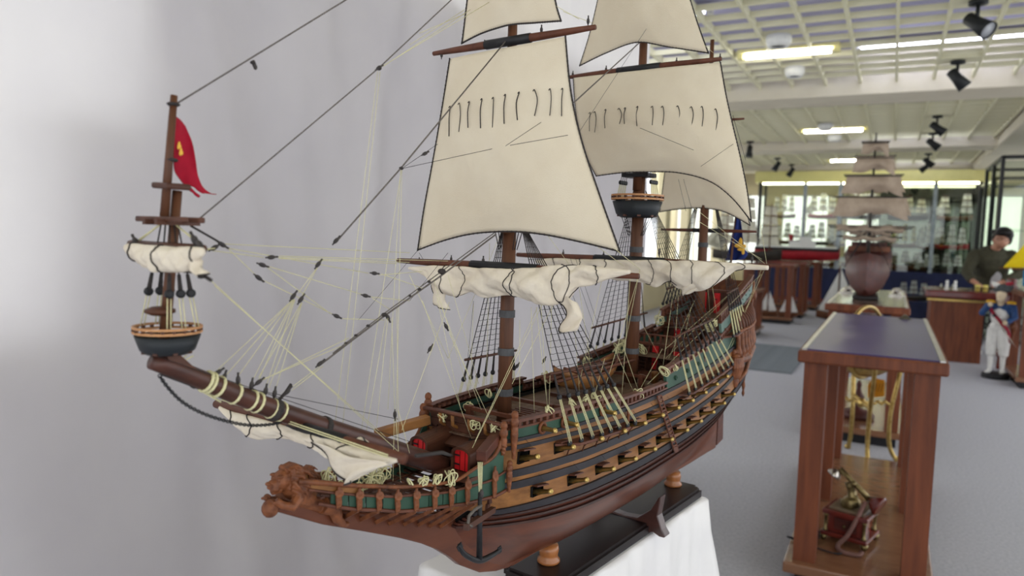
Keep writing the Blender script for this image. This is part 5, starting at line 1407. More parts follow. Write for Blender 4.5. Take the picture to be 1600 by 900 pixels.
# bracket on the near table
p = gp(1414, 499, .875); t = thing('brass_bracket', 'small dark brass rest lying at the back of the purple-blue table', 'bracket', (p[0], 4.22, .876))
MB().prism([(-.03, 0, 0), (.03, 0, 0), (.018, 0, .006), (.006, 0, .022), (-.006, 0, .022), (-.018, 0, .006)], (0, -.012, 0), (0, .012, 0)).build('body', mat('dark_brass', (96, 88, 70), (76, 70, 56), .4, metal=.6), t)
M_ABRASS = mat('antique_brass', (138, 122, 84), (100, 86, 56), .32, metal=.85, scale=(40, 40, 40))

# ================================================================== globe on brass legs
g = thing('floor_globe', 'dark blue globe in a brass ring on curved brass legs behind the near table', 'globe', (-.105, 4.64, 0))
MB().ell((0, 0, .69), (.165, .165, .165), 28, 20).build('sphere', mat('globe_blue', (26, 30, 62), (40, 46, 84), .25, scale=(9, 9, 9), coat=.5), g)
MB().tube([(.205 * math.cos(a) * .42, .205 * math.cos(a) * .9, .69 + .205 * math.sin(a)) for a in np.linspace(0, 2 * PI, 37)], .012, 8, cap=False).build('meridian_ring', M_BRASS, g)
MB().lathe((0, 0, .69), [(.19, -.012), (.222, -.012), (.222, .012), (.19, .012), (.19, -.012)], 32, cap=False, smooth=False).build('horizon_ring', M_BRASS, g)
P = [[(.20 * math.cos(a) * math.cos(b), .20 * math.sin(a) * math.cos(b), .69 - .20 * math.sin(b)) for a in np.linspace(0, 2 * PI, 25)] for b in (.75, .9, 1.1, 1.35)]
MB().grid(P).build('brass_bowl', M_BRASS, g)
for a in (-PI / 2 + .3, .35, PI - .35, PI / 2 + .3):
    c, s_ = math.cos(a), math.sin(a)
    pts = catmull([(c * .215, s_ * .215, .69), (c * .20, s_ * .20, .52), (c * .165, s_ * .165, .30), (c * .165, s_ * .165, .12), (c * .195, s_ * .195, .035), (c * .225, s_ * .225, .02)], 5)
    MB().tube(pts, .0125, 8).build('leg', M_BRASS, g); MB().ell((c * .215, s_ * .215, .016), (.02, .02, .016), 8, 6).build('foot', M_BRASS, g)
m = MB()
for a in (.35, PI - .35, -PI / 2 + .3, PI / 2 + .3):
    for k in range(7):
        q = .03 + .02 * k; m.ell((math.cos(a) * q, math.sin(a) * q, .335 + .012 * (k % 2)), (.014, .010, .012), 6, 4)
m.ell((0, 0, .335), (.028, .028, .03), 8, 6); link('leaf_stretcher', carve_mesh('leaf_stretcher', m, M_BRASS, .006, 1), g)
m = MB(); m.prism([(.035, -.17, .40), (.115, -.17, .42), (.112, -.17, .51), (.05, -.17, .515), (.03, -.17, .47)], (0, -.001, 0), (0, .001, 0)); o = m.build('paper_tag', mat('orange_tag', (214, 146, 34), (200, 132, 26), .7), g); o['label'] = 'orange paper price tag'
m = MB()
for k in range(4): m.box((.058 + .014 * k, -.1722, .465), (.003, .001, .05), mtx=Matrix.Rotation(.2, 3, 'Y'))
m.build('tag_writing', mat('tag_ink', (130, 84, 24), (120, 76, 20), .8), o)
t = thing('turned_stand', 'dark turned wooden pedestal standing on the lower shelf of the second table', 'pedestal', (-.14, 5.32, .1))
MB().lathe((0, 0, 0), [(.10, 0), (.105, .02), (.09, .045), (.03, .055), (.018, .08), (.03, .11), (.036, .14), (.02, .17), (.012, .20), (.018, .22), (.006, .25)], 22).build('column', M_RHULL, t)

# ================================================================== antique telephone on the shelf of the near table
ph = thing('telephone', 'antique style wooden telephone with brass fittings on the lower shelf', 'telephone', (-.080, 3.08, .1), math.radians(-14))
M_PW = mat('phone_rosewood', (112, 44, 36), (84, 32, 28), .2, scale=(20, 20, 20), coat=.6)
bevel(MB().box((0, 0, .030), (.17, .17, .016)).build('base_moulding', M_PW, ph), .004)
MB().box((0, 0, .072), (.125, .125, .07)).build('body', M_PW, ph)
bevel(MB().box((0, 0, .115), (.165, .165, .018)).build('top_moulding', M_PW, ph), .004)
bevel(MB().box((0, 0, .128), (.125, .125, .010)).build('top_plate', mat('phone_top_inlay', (120, 104, 84), (92, 80, 66), .35), ph), .002)
for sx in (-1, 1):
    for sy in (-1, 1):
        MB().lathe((sx * .070, sy * .070, .038), [(.009, 0), (.009, .006), (.006, .01), (.006, .056), (.009, .06), (.009, .068)], 10).build('corner_column', M_ABRASS, ph)
        MB().lathe((sx * .074, sy * .074, .0), [(.006, 0), (.012, .008), (.016, .022)], 8).build('foot', M_ABRASS, ph)
MB().box((0, -.064, .072), (.08, .004, .044)).build('drawer_front', M_RHULL, ph)
MB().lathe((.0, -.072, .072), [(.004, 0), (.004, .006), (.006, .008)], 8, axis=(0, -1, 0)).build('drawer_knob', M_ABRASS, ph)
m = MB(); m.ell((0, 0, .150), (.034, .030, .024), 12, 8); m.tube([(0, 0, .16), (-.004, 0, .19), (-.012, 0, .225)], [.018, .014, .020], 8)
for k in range(5): m.ell((.012 * math.cos(k * 1.3), .012 * math.sin(k * 1.3), .17 + .014 * k), (.013, .012, .010), 7, 5)
link('cradle', carve_mesh('cradle', m, M_ABRASS, .003, 1), ph)
MB().lathe((-.004, -.036, .150), [(.024, 0), (.026, .006), (.018, .012)], 16, axis=(0, -1, 0)).build('dial', M_ABRASS, ph)
hs = MB(); hs.tube([(-.052, .0, .268), (-.02, 0, .245), (.03, 0, .205), (.066, 0, .172)], [.012, .010, .010, .012], 10); ho = hs.build('handset', M_ABRASS, ph)
MB().lathe((-.056, -.004, .262), [(.012, 0), (.026, .020), (.027, .028), (.018, .030)], 14, axis=(-.55, -.2, -.8)).build('earpiece', M_SILV, ho)
MB().lathe((.066, -.004, .178), [(.016, 0), (.030, .020), (.040, .036), (.040, .044), (.028, .044)], 16, axis=(.75, -.1, -.35)).build('mouthpiece', M_PW, ho)
pts = catmull([(.055, -.02, .17), (.045, -.075, .12), (.02, -.10, .05), (-.005, -.12, .012), (.02, -.16, .008), (.075, -.15, .008), (.08, -.12, .010)], 18)
cd = []
for i, p in enumerate(pts): cd.append(tuple(p))
MB().tube(cd, [.0075 + .0016 * (i % 2) for i in range(len(cd))], 7).build('coiled_cord', mat('brown_cord', (128, 92, 84), (104, 74, 68), .6), ph)
t = thing('power_adapter', 'black power adapter with a thin cable beside the telephone', 'adapter', (-.228, 2.96, .1), 1.2)
bevel(MB().box((.02, 0, .018), (.10, .05, .034)).build('body', M_BLACK, t), .004)
MB().tube(catmull([(-.03, 0, .015), (-.025, .06, .006), (-.03, -.10, .006), (.0, -.14, .006), (.05, -.10, .006)], 6), .003, 5).build('cable', M_BLACK, t)

# ================================================================== mat, left tables, sailboats on the shelf
mt = thing('floor_mat', 'dark grey ribbed mat lying on the carpet behind the big ship', 'mat', (-1.35, 8.25, 0))
MB().box((0, 0, .005), (1.15, 1.9, .010)).build('mat_base', mat('mat_rubber', (112, 118, 124), (98, 104, 110), .85, scale=(40, 40, 40)), mt)
rib = MB().box((0, 0, .012), (1.15, .03, .006)).mesh('rib', mat('mat_rib', (130, 136, 142), (116, 122, 128), .85))
for k in range(30): link('rib', rib, mt, (0, -.9 + .062 * k, 0))
make_table('display_table', 'open-sided mahogany table with two little white sailboats on its shelf', -2.06, -1.29, 11.7, 12.35, .90, 2, M_TTOP2, .08, False, 'tables along the left aisle')
make_table('display_table', 'open-sided mahogany table directly behind the one with two white sailboats', -2.0, -1.23, 12.75, 13.6, .90, 2, M_TTOP2, .08, False, 'tables along the left aisle')
make_table('display_table', 'farthest open-sided mahogany table of the left aisle', -1.95, -1.16, 14.4, 15.4, .90, 2, M_TTOP2, .08, False, 'tables along the left aisle')
make_table('display_table', 'mahogany table of the left aisle mostly hidden behind the big ship stern', -2.2, -1.5, 9.7, 10.4, .62, 2, M_TTOP2, .08, False, 'tables along the left aisle')
M_WSAIL = mat('white_sail_cloth', (240, 240, 238), (226, 226, 226), .85, scale=(10, 10, 10), trans=.25)
def sailboat(x, y, z, h, label, hullm=M_BHULL, sm=M_WSAIL, rz=0.0, group=None):
    t = thing('toy_sailboat', label, 'sailboat', (x, y, z), rz, group)
    mini_hull(h * .75, h * .2, h * .14).build('hull', hullm, t)
    MB().tube([(0, 0, h * .08), (0, 0, h * 1.05)], h * .012, 5).build('mast', M_BHULL, t)
    for a, b, c in (((.02, 0, h * .17), (.02, 0, h), (h * .36, .0, h * .19)), ((-.01, 0, h * .92), (-.01, 0, h * .2), (-h * .34, 0, h * .17))):
        G = [[tuple(np.array(a) * (1 - u) * (1 - v) + np.array(b) * u * (1 - v) + np.array(c) * v + np.array((0, -.06 * h * math.sin(PI * v) * math.sin(PI * min(1, u + .1)), 0))) for u in np.linspace(0, 1, 5)] for v in np.linspace(0, 1, 6)]
        MB().grid(G).build('sail', sm, t)
    return t
sailboat(-1.68, 11.95, .1, .38, 'small white-sailed boat at the left on the aisle table shelf', group='white sailboats on the shelf')
sailboat(-1.37, 11.95, .1, .38, 'small white-sailed boat at the right on the aisle table shelf', group='white sailboats on the shelf')
sailboat(-1.99, 11.95, .1, .38, 'small white-sailed boat half hidden by the stern of the big ship', group='white sailboats on the shelf')
sailboat(-.74, 13.0, .0, .85, 'larger white sailboat standing on the floor left of the smaller ship')

# ================================================================== ships on the left tables and in the glass cabinets
mini_ship('model_ship', 'dark-hulled model ship with many white sails on the left aisle table', (-2.15, 12.6, .91), .15, 1.1, M_DHULL, M_BEIGE, 3, 4, .95)
t = thing('model_liner', 'white, black and red hulled motor ship model behind the left aisle tables', 'model ship', (-1.60, 14.6, .905), .05)
mini_hull(1.5, .26, .20, sheer=.05).build('hull', M_RED, t); MB().box((0, 0, .215), (1.46, .25, .05)).build('black_strake', M_BLACK, t); MB().box((0, 0, .255), (1.40, .22, .035)).build('deck', M_WHITE, t)
MB().box((.1, 0, .32), (.45, .16, .10)).build('deckhouse', M_WHITE, t); MB().box((.15, 0, .41), (.2, .12, .08)).build('bridge', M_WHITE, t); MB().lathe((-.1, 0, .37), [(.04, 0), (.04, .12)], 12).build('funnel', M_RED, t)

# glazed display cabinets along the back
cab = thing('display_cabinet', 'long glazed display cabinet with navy plinth full of model ships', 'cabinet', (-.6, 17.2, 0))
MB().box((0, 0, .36), (4.3, .75, .72)).build('plinth', M_NAVY, cab); MB().box((0, -.38, .02), (4.3, .02, .08)).build('kick_strip', mat('kick_strip_red', (120, 50, 44), (104, 42, 38), .6), cab)
for x in (-2.05, -1.13, -.44, 1.29, 2.05): MB().box((x, -.36, 1.62), (.07, .05, 1.82)).build('post', M_STEEL if x not in (-2.05, 2.05) else M_FRAME, cab)
for x in (-2.05, -.44, 2.05): MB().box((x, .36, 1.62), (.05, .05, 1.82)).build('post', M_FRAME, cab)
M_CGLASS = glass_mat('cabinet_glass', (236, 240, 234), .02, .05)
for a, b in ((-2.05, -1.13), (-1.13, -.44), (-.44, 1.29), (1.29, 2.05)): MB().box(((a + b) / 2, -.36, 1.62), (b - a - .08, .006, 1.80)).build('glass_pane', M_CGLASS, cab)
for z in (1.18, 1.76): MB().box((0, 0, z), (4.1, .62, .012)).build('glass_shelf', M_CGLASS, cab)
MB().box((0, .06, 2.66), (4.4, .62, .24)).build('light_valance', mat('valance_cream', (240, 232, 160), (232, 224, 150), .6), cab)
MB().box((1.17, .37, 1.62), (1.75, .02, 1.8)).build('mirror_back', M_MIRROR, cab)
for z in (2.52,): MB().box((0, -.15, z), (4.1, .05, .03)).build('light_strip', mat('cabinet_light', (255, 255, 245), (255, 255, 245), .5, emit=(255, 250, 225), estr=9.0), cab)
def cabship(px, py, Y, L, h, rz, hm, sm, label, rows=3, masts=3):
    p = gy(px, py, Y); mini_ship('model_ship', label, (p[0], p[1], p[2]), rz, L, hm, sm, masts, rows, h, 'ships in the glazed cabinet')
def shelf_z(z): return z + .006
def cship(x, z, L, h, rz, hm, sm, label, rows=3, masts=3, y=17.30): mini_ship('model_ship', label, (x, y, z), rz, L, hm, sm, masts, rows, min(h, (.54 if z > 1 else .43) - L * .14) if z < 1.7 else h, 'ships in the glazed cabinet')
cship(-2.10, 1.192, .62, .42, .1, M_BHULL, M_WSAIL, 'brown-hulled ship on the lower shelf of the leftmost cabinet bay')
cship(-2.15, .725, .8, .36, .2, M_DHULL, M_WSAIL, 'dark-hulled ship on the plinth of the leftmost cabinet bay')
cship(-2.2, 1.775, .5, .5, .1, M_BHULL, M_WSAIL, 'small brown ship on the top shelf of the leftmost cabinet bay')
cship(-1.40, 1.775, .60, .52, .05, M_RED, M_WSAIL, 'red-hulled ship with white sails on the top shelf')
cship(-1.40, 1.192, .62, .48, .1, M_DHULL, M_WSAIL, 'white-sailed ship directly below the red-hulled ship')
cship(-1.38, .725, .62, .36, .3, M_BHULL, M_BEIGE, 'cream-sailed ship on the plinth below the red-hulled ship')
cship(-.62, 1.775, .7, .5, .15, M_DHULL, M_WSAIL, 'ship on the top shelf behind the masts of the smaller ship')
cship(-.60, .725, .75, .36, .1, M_BHULL, M_WSAIL, 'ship on the plinth behind the smaller ship')
cship(.24, 1.775, .75, .42, .05, M_DHULL, M_BEIGE, 'dark-hulled ship on the top shelf right of the smaller ship')
cship(.22, 1.192, .6, .5, .5, M_BHULL, mat('pale_yellow_sail', (236, 232, 178), (222, 216, 160), .85, trans=.25), 'ship with pale yellow sails in the middle of the cabinet')
cship(.25, .725, .72, .38, .1, M_BHULL, M_BEIGE, 'wooden-hulled ship on the plinth right of the smaller ship')
cship(1.08, 1.775, .62, .50, .05, M_BHULL, M_WSAIL, 'brown-hulled ship with small white sails on the top shelf near the person', 3, 2)
cship(1.05, 1.192, .6, .48, .1, M_RED, M_WSAIL, 'red-keeled ship on the lower shelf left of the person')
cship(1.0, .725, .66, .34, .2, M_DHULL, M_WSAIL, 'ship with bright white sails on the plinth left of the person')
cship(-2.42, 1.192, .33, .46, .1, M_DHULL, M_WSAIL, 'narrow white-sailed ship at the left end of the lower shelf', y=17.0)
cship(-1.05, 1.192, .33, .44, .1, M_BHULL, M_WSAIL, 'white-sailed ship beside the steel post on the lower shelf', y=17.0)
cship(-.95, 1.775, .33, .48, .1, M_DHULL, M_WSAIL, 'small white-sailed ship on the top shelf between red hull and small ship masts', y=17.0)
cship(.62, 1.192, .33, .5, .1, M_BHULL, M_WSAIL, 'slim white-sailed ship right of the pale yellow sails', y=17.0)
cship(.62, .725, .33, .36, .1, M_DHULL, M_WSAIL, 'low white-sailed ship on the plinth below the pale yellow sails', y=17.0)
p = gy(1428, 446, 14.5); mini_ship('model_ship', 'dark ship model with silvery sails in front of the cabinet plinth', (p[0], 14.5, .30), .05, .50, M_DHULL, mat('silver_sail', (190, 192, 190), (168, 170, 170), .5), 3, 3, .30)
t = thing('display_block', 'low navy block carrying the dark ship with silvery sails', 'plinth', (p[0] + .1, 14.5, 0)); bevel(MB().box((0, 0, .148), (1.1, .5, .296)).build('block_body', M_NAVY, t), .01)
p = gy(1481, 440, 14.5); mini_ship('model_ship', 'small ship with gleaming white sails beside the counter', (p[0], 14.5, .299), .6, .36, M_BHULL, M_WSAIL, 3, 3, .34)

# cabinets of black-framed glass along the right side
rc = thing('glass_cabinet', 'tall black-framed glass cabinet on the right behind the person', 'cabinet', (1.75, 12.2, 0))
for x in (-.56, .56):
    for y in (-.9, 0, .9): MB().box((x, y, 1.22), (.045, .045, 2.44)).build('post', M_FRAME, rc)
for z in (.05, 2.42):
    for y in (-.9, .9): MB().box((0, y, z), (1.12, .045, .045)).build('rail', M_FRAME, rc)
    for x in (-.56, .56): MB().box((x, 0, z), (.045, 1.8, .045)).build('rail', M_FRAME, rc)
MB().box((-.56, 0, 1.22), (.006, 1.74, 2.3)).build('glass_pane', M_CGLASS, rc); MB().box((0, -.9, 1.22), (1.07, .006, 2.3)).build('glass_pane', M_CGLASS, rc)
MB().box((.54, 0, 1.22), (.01, 1.74, 2.3)).build('mirror_back', M_MIRROR, rc); MB().box((0, 0, .8), (1.05, 1.7, .01)).build('glass_shelf', M_CGLASS, rc); MB().box((0, 0, 1.5), (1.05, 1.7, .01)).build('glass_shelf', M_CGLASS, rc)
mini_ship('model_ship', 'white-sailed ship inside the right-hand glass cabinet', (1.72, 11.9, .806), PI / 2, .6, M_BHULL, M_WSAIL, 3, 3, .55)
rc2 = thing('glass_cabinet', 'second black-framed glass cabinet farther back on the right', 'cabinet', (1.85, 14.6, 0))
for x in (-.5, .5):
    for y in (-.9, .9): MB().box((x, y, 1.18), (.05, .05, 2.36)).build('post', M_FRAME, rc2)
for z in (.05, 2.34):
    for y in (-.9, .9): MB().box((0, y, z), (1.0, .045, .045)).build('rail', M_FRAME, rc2)
    for x in (-.5, .5): MB().box((x, 0, z), (.045, 1.8, .045)).build('rail', M_FRAME, rc2)
MB().box((-.5, 0, 1.18), (.006, 1.74, 2.2)).build('glass_pane', M_CGLASS, rc2); MB().box((0, -.9, 1.18), (.95, .006, 2.2)).build('glass_pane', M_CGLASS, rc2)

# ================================================================== counter, person, statue, boat with the yellow sail
ct_ = thing('counter', 'mahogany counter with a brass strip where the person works', 'counter', (.72, 9.6, 0))
bevel(MB().box((0, 0, .735), (.74, .84, .085)).build('counter_top', M_PW, ct_), .02)
MB().box((0, -.37, .672), (.70, .03, .022)).build('brass_strip', M_BRASS, ct_); MB().box((-.06, 0, .33), (.50, .72, .66)).build('body', M_TWOOD, ct_)
for i, (dx, lab) in enumerate(((-.16, 'small white figurine at the left of the pair on the counter'), (-.08, 'small white figurine at the right of the pair on the counter'))):
    t = thing('figurine', lab, 'figurine', (.72 + dx, 9.4, .778), 0, 'white figurines on the counter')
    MB().lathe((0, 0, 0), [(.022, 0), (.024, .01), (.012, .02), (.018, .05), (.010, .07)], 10).build('body', M_WHITE, t); MB().ell((0, 0, .085), (.017, .017, .02), 8, 6).build('head', M_WHITE, t)
for i, (dx, lab) in enumerate(((.13, 'yellow tumbler at the left of the pair on the counter'), (.20, 'yellow tumbler at the right of the pair on the counter'))):
    t = thing('yellow_tumbler', lab, 'cup', (.72 + dx, 9.4, .778), 0, 'yellow tumblers on the counter')
    MB().lathe((0, 0, 0), [(.022, 0), (.028, .04), (.026, .07), (.022, .07), (.020, .01)], 12).build('cup_body', mat('yellow_cup', (220, 206, 110), (204, 188, 92), .4), t)
    MB().lathe((0, 0, 0), [(.0285, .03), (.029, .036), (.0285, .042)], 12, cap=False).build('band', M_BHULL, t)

M_SKIN = mat('skin', (188, 140, 116), (172, 124, 102), .5); M_JACKET = mat('olive_jacket', (74, 72, 56), (58, 56, 44), .8, scale=(20, 20, 20)); M_HAIR = mat('black_hair', (26, 22, 22), (16, 14, 14), .45, scale=(60, 60, 60))
M_TROUS = mat('dark_trousers', (28, 28, 32), (20, 20, 24), .8)
pr = thing('person', 'person in an olive jacket bending over the counter', 'person', (1.05, 10.22, 0))
b = MB()   # continuous body: legs, trunk, neck, head, both arms and hands
b.tube([(-.10, .02, .05), (-.10, .02, .45), (-.08, .02, .84)], [.045, .06, .085], 10); b.tube([(.12, .05, .05), (.11, .04, .45), (.08, .02, .84)], [.045, .06, .085], 10)
b.ell((-.10, -.05, .035), (.045, .12, .035)); b.ell((.12, -.02, .035), (.045, .12, .035))
b.tube([(0, .03, .80), (0, 0, .95), (-.01, -.08, 1.10), (-.01, -.16, 1.21)], [.14, .135, .15, .12], 14)
b.tube([(-.01, -.15, 1.22), (.02, -.22, 1.30)], [.055, .05], 10)
HC = Vector((.045, -.28, 1.36)); b.ell(HC, (.078, .092, .108), 16, 12)
b.ell(HC + Vector((-.005, -.075, -.045)), (.05, .045, .05)); b.ell(HC + Vector((.0, -.105, -.02)), (.014, .026, .02)); b.ell(HC + Vector((-.078, .01, -.01)), (.012, .022, .03)); b.ell(HC + Vector((.078, .01, -.01)), (.012, .022, .03))
def arm(sh, el, wr, hd):
    b.tube([sh, el], [.056, .044], 10); b.tube([el, wr], [.043, .030], 10); w = Vector(wr); h = Vector(hd); d = (h - w).normalized()
    b.ell((w + h) / 2, (.032, .036, .028)); side = d.cross(Vector((0, 0, 1))).normalized()
    for k in range(4): b.tube([h + side * (.018 * (k - 1.5)), h + side * (.016 * (k - 1.5)) + d * (.035 + .006 * (1 - abs(k - 1.5))) + Vector((0, 0, -.008)), h + side * (.014 * (k - 1.5)) + d * .05 + Vector((0, 0, -.03))], [.009, .0085, .007], 6)
    b.tube([w + side * .03, h + side * .045, h + side * .042 + d * .03], [.011, .010, .008], 6)
arm((-.20, -.13, 1.17), (-.27, -.26, .96), (-.21, -.43, .86), (-.17, -.49, .845)); arm((.18, -.13, 1.17), (.24, -.28, .97), (.06, -.44, .87), (.0, -.50, .85))
link('body', carve_mesh('body', b, M_SKIN, .009, 2), pr)
j = MB(); j.tube([(0, .03, .78), (0, .0, .95), (-.01, -.08, 1.10), (-.01, -.15, 1.205), (.0, -.18, 1.25)], [.175, .165, .185, .145, .075], 16)
for sx, el, wr in ((-1, (-.27, -.26, .96), (-.222, -.41, .868)), (1, (.24, -.28, .97), (.075, -.43, .878))):
    j.ell((sx * .17 - .01, -.12, 1.165), (.08, .08, .075)); j.tube([(sx * .19, -.13, 1.17), el, wr], [.074, .062, .046], 12)
j.tube([(-.07, -.17, 1.235), (0, -.12, 1.275), (.08, -.17, 1.24)], .028, 8)
link('jacket', carve_mesh('jacket', j, M_JACKET, .010, 3), pr)
sh_ = MB(); sh_.prism([(-.045, 0, 1.20), (.06, 0, 1.20), (.075, 0, .84), (-.005, 0, .80)], (0, -.30, 0), (0, -.285, 0)); 
G = [[(-.02 + .10 * u, -.165 - .05 * (1 - v) - .035 * math.sin(PI * u) + .11 * (1 - v) , .80 + .40 * v) for u in np.linspace(0, 1, 5)] for v in np.linspace(0, 1, 7)]
tr_ = MB(); tr_.tube([(-.10, .02, .07), (-.10, .02, .45), (-.08, .02, .84)], [.065, .078, .10], 12); tr_.tube([(.12, .05, .07), (.11, .04, .45), (.08, .02, .84)], [.065, .078, .10], 12); tr_.ell((0, .02, .84), (.165, .13, .10))
link('trousers', carve_mesh('trousers', tr_, M_TROUS, .011, 2), pr)
sm_ = MB(); sm_.tube([(.03, -.115, .80), (.03, -.135, .95), (.02, -.20, 1.08)], [.06, .06, .05], 10, flat=1.0); link('shirt', carve_mesh('shirt', sm_, mat('white_shirt', (206, 204, 206), (190, 188, 192), .8), .010, 2), pr)
hr = MB(); hr.ell(HC + Vector((.015, .02, .04)), (.100, .105, .100), 16, 12); hr.ell(HC + Vector((.01, -.055, .07)), (.088, .075, .05), 12, 8); hr.ell(HC + Vector((.070, .03, -.005)), (.036, .06, .065), 10, 8); hr.ell(HC + Vector((-.068, .045, .01)), (.030, .05, .06), 10, 8); hr.ell(HC + Vector((.0, .07, -.01)), (.085, .05, .09), 10, 8)
for k in range(18):
    a = k * .7; hr.ell(HC + Vector((.085 * math.cos(a), .03 + .075 * math.sin(a), .05 + .04 * math.sin(k * 2.1))), (.022, .022, .026), 7, 5)
link('hair', carve_mesh('hair', hr, M_HAIR, .008, 1), pr)
for sx, yy in ((-.10, -.05), (.12, -.02)): bevel(MB().box((sx, yy, .03), (.10, .27, .06)).build('shoe', M_WHITE, pr), .02)
m = MB()
for sx in (-1, 1): m.tube([HC + Vector((sx * .034 + .024 * math.cos(a), -.105, -.004 + .018 * math.sin(a))) for a in np.linspace(0, 2 * PI, 13)], .003, 4, cap=False)
m.tube([HC + Vector((-.01, -.107, 0)), HC + Vector((.01, -.107, 0))], .003, 4); m.build('glasses', M_SPOT, pr)

st = thing('pirate_statue', 'painted statue in blue coat, red sash and white breeches on a black round base', 'statue', (.955, 8.36, 0), math.radians(-20))
MB().lathe((0, 0, 0), [(.115, 0), (.12, .02), (.11, .045), (.10, .05)], 24).build('base', M_BLACK, st)
M_WP = mat('white_statue_paint', (226, 224, 220), (206, 204, 200), .5, scale=(20, 20, 20)); M_BLUE = mat('blue_coat_paint', (44, 78, 128), (34, 60, 104), .45); M_CRIM = mat('crimson_sash_paint', (160, 28, 52), (134, 22, 44), .5)
lg = MB()
for sx, fy in ((-1, -.03), (1, .03)):
    lg.tube([(sx * .045, fy, .06), (sx * .045, fy * .7, .16), (sx * .05, fy * .4, .24)], [.018, .024, .030], 9); lg.tube([(sx * .05, fy * .4, .22), (sx * .05, 0, .34), (sx * .04, 0, .48)], [.042, .052, .056], 10); lg.ell((sx * .055, fy - .03, .062), (.024, .05, .018))
lg.ell((0, 0, .50), (.085, .06, .06)); lg.ell((0, -.01, .60), (.08, .055, .09)); link('breeches', carve_mesh('breeches', lg, M_WP, .006, 2), st)
cm = MB(); cm.ell((0, .015, .64), (.098, .06, .09)); cm.ell((-.085, 0, .70), (.045, .045, .04)); cm.ell((.085, 0, .70), (.045, .045, .04)); cm.tube([(.10, 0, .70), (.13, -.03, .60), (.08, -.09, .55)], [.034, .03, .024], 9); cm.tube([(-.10, 0, .70), (-.14, -.05, .62), (-.07, -.10, .70)], [.034, .03, .024], 9); cm.tube([(.0, .05, .60), (.02, .07, .40)], [.07, .05], 9)
link('coat', carve_mesh('coat', cm, M_BLUE, .006, 2), st)
hd = MB(); hd.ell((0, -.01, .805), (.045, .05, .058)); hd.tube([(0, 0, .70), (0, 0, .78)], [.03, .028], 8); hd.ell((0, -.058, .80), (.011, .014, .012));  hd.ell((0, -.03, .76), (.034, .034, .03))
for q in ((-.06, -.11, .715), (.07, -.10, .55)): link('hand', carve_mesh('hand', MB().ell(q, (.022, .02, .024)).tube([(q[0] - .01, q[1], q[2]), (q[0] - .012, q[1] - .022, q[2] + .012)], .007, 6).tube([(q[0] + .008, q[1], q[2] + .01), (q[0] + .008, q[1] - .02, q[2] + .02)], .007, 6), mat('statue_face_paint', (226, 206, 176), (206, 186, 156), .5), .004, 1), st)
link('head', carve_mesh('head', hd, mat('statue_face_paint', (226, 206, 176), (206, 186, 156), .5), .005, 2), st)
ht = MB(); ht.ell((0, 0, .852), (.085, .055, .022)); ht.ell((0, 0, .875), (.05, .045, .035)); ht.ell((.05, 0, .885), (.045, .03, .03)); link('hat', carve_mesh('hat', ht, mat('grey_hat_paint', (74, 78, 80), (58, 62, 64), .6), .005, 2), st)
fe = MB(); fe.ell((-.05, -.01, .90), (.035, .02, .026)); fe.ell((-.075, -.01, .915), (.02, .016, .016)); link('hat_plume', carve_mesh('hat_plume', fe, M_WP, .004, 1), st)
fe = MB(); fe.ell((.055, -.01, .915), (.03, .018, .018)); fe.ell((.08, -.01, .925), (.018, .012, .012)); link('red_plume', carve_mesh('red_plume', fe, M_CRIM, .004, 1), st)
for sx in (-1, 1): MB().ell((sx * .085, -.005, .735), (.042, .036, .018), 12, 8).build('epaulette', mat('epaulette_gold', (232, 184, 44), (214, 162, 32), .45), st)
P = [(-.085, -.045, .69), (-.03, -.075, .62), (.04, -.075, .54), (.085, -.035, .47), (.10, .0, .36)]
MB().tube(catmull(P, 4), .022, 8, flat=.5).build('sash', M_CRIM, st)
MB().tube([(-.02, -.085, .60), (.07, -.09, .46), (.17, -.07, .32)], [.006, .006, .002], 6).build('sword', M_SILV, st); MB().ell((-.025, -.085, .61), (.02, .02, .016), 8, 6).build('sword_hilt', M_BLACK, st)
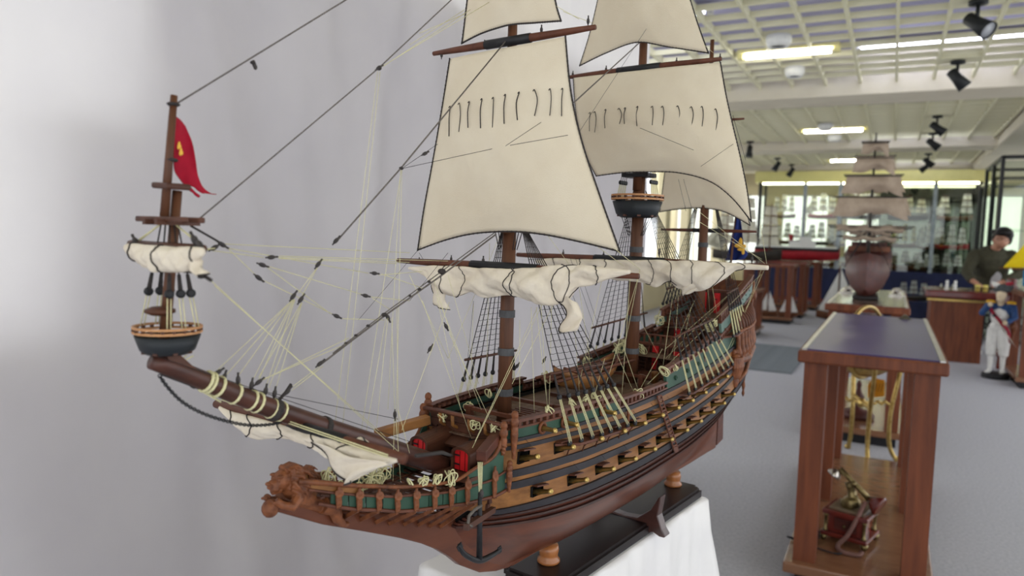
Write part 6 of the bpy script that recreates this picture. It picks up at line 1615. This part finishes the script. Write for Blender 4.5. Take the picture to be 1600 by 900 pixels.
mk = MB(); mk.ell((.115, .02, .50), (.032, .034, .06)); mk.ell((.112, -.005, .58), (.026, .028, .028)); mk.tube([(.12, -.01, .53), (.10, -.05, .50)], .012, 6); mk.tube([(.12, .0, .45), (.11, -.02, .36)], .014, 6)
link('monkey', carve_mesh('monkey', mk, W_CARVE, .006, 2), st)
# glossy brown carved pillar behind the statue
bp = thing('carved_pillar', 'glossy brown carved wooden sculpture just behind the statue', 'sculpture', (1.08, 8.86, 0))
k_ = MB(); k_.tube([(0, 0, .02), (.01, 0, .3), (-.01, 0, .6), (.01, 0, .95)], [.075, .06, .07, .045], 10)
rs = random.Random(4)
for i in range(26):
    a = rs.uniform(0, 6.28); z = rs.uniform(.1, .95); k_.ell((.05 * math.cos(a), .05 * math.sin(a), z), (.03, .03, .045), 7, 5)
link('sculpture_body', carve_mesh('sculpture_body', k_, M_PW, .008, 1), bp)
make_table('display_table', 'mahogany table at the right edge carrying the boat with the yellow sail', 1.06, 1.75, 7.85, 8.75, .86, 2, M_TTOP2, .08, False)
yb = thing('toy_sailboat', 'blue and white hulled sailboat with a big yellow sail at the right edge', 'sailboat', (1.40, 8.2, .873), 0)
mini_hull(.62, .17, .17, sheer=.16).build('hull', mat('blue_boat_paint', (36, 128, 178), (28, 110, 158), .35), yb); MB().box((0, 0, .172), (.54, .15, .022)).build('white_strake', M_WHITE, yb)
MB().tube([(.05, 0, .1), (.05, 0, .95)], .009, 6).build('mast', M_BHULL, yb)
G = [[tuple(np.array((-.47, 0, .20)) * (1 - u) + (np.array((.03, 0, .93)) * v + np.array((.03, 0, .215)) * (1 - v)) * u + np.array((0, -.05 * math.sin(PI * u) * math.sin(PI * v), 0))) for v in np.linspace(0, 1, 7)] for u in np.linspace(0.0, 1, 8)]
MB().grid(G).build('jib', mat('yellow_sail', (240, 212, 30), (226, 196, 22), .75, trans=.2), yb)
MB().tube([(-.30, 0, .19), (-.50, 0, .195)], .008, 6).build('bowsprit', M_BHULL, yb)
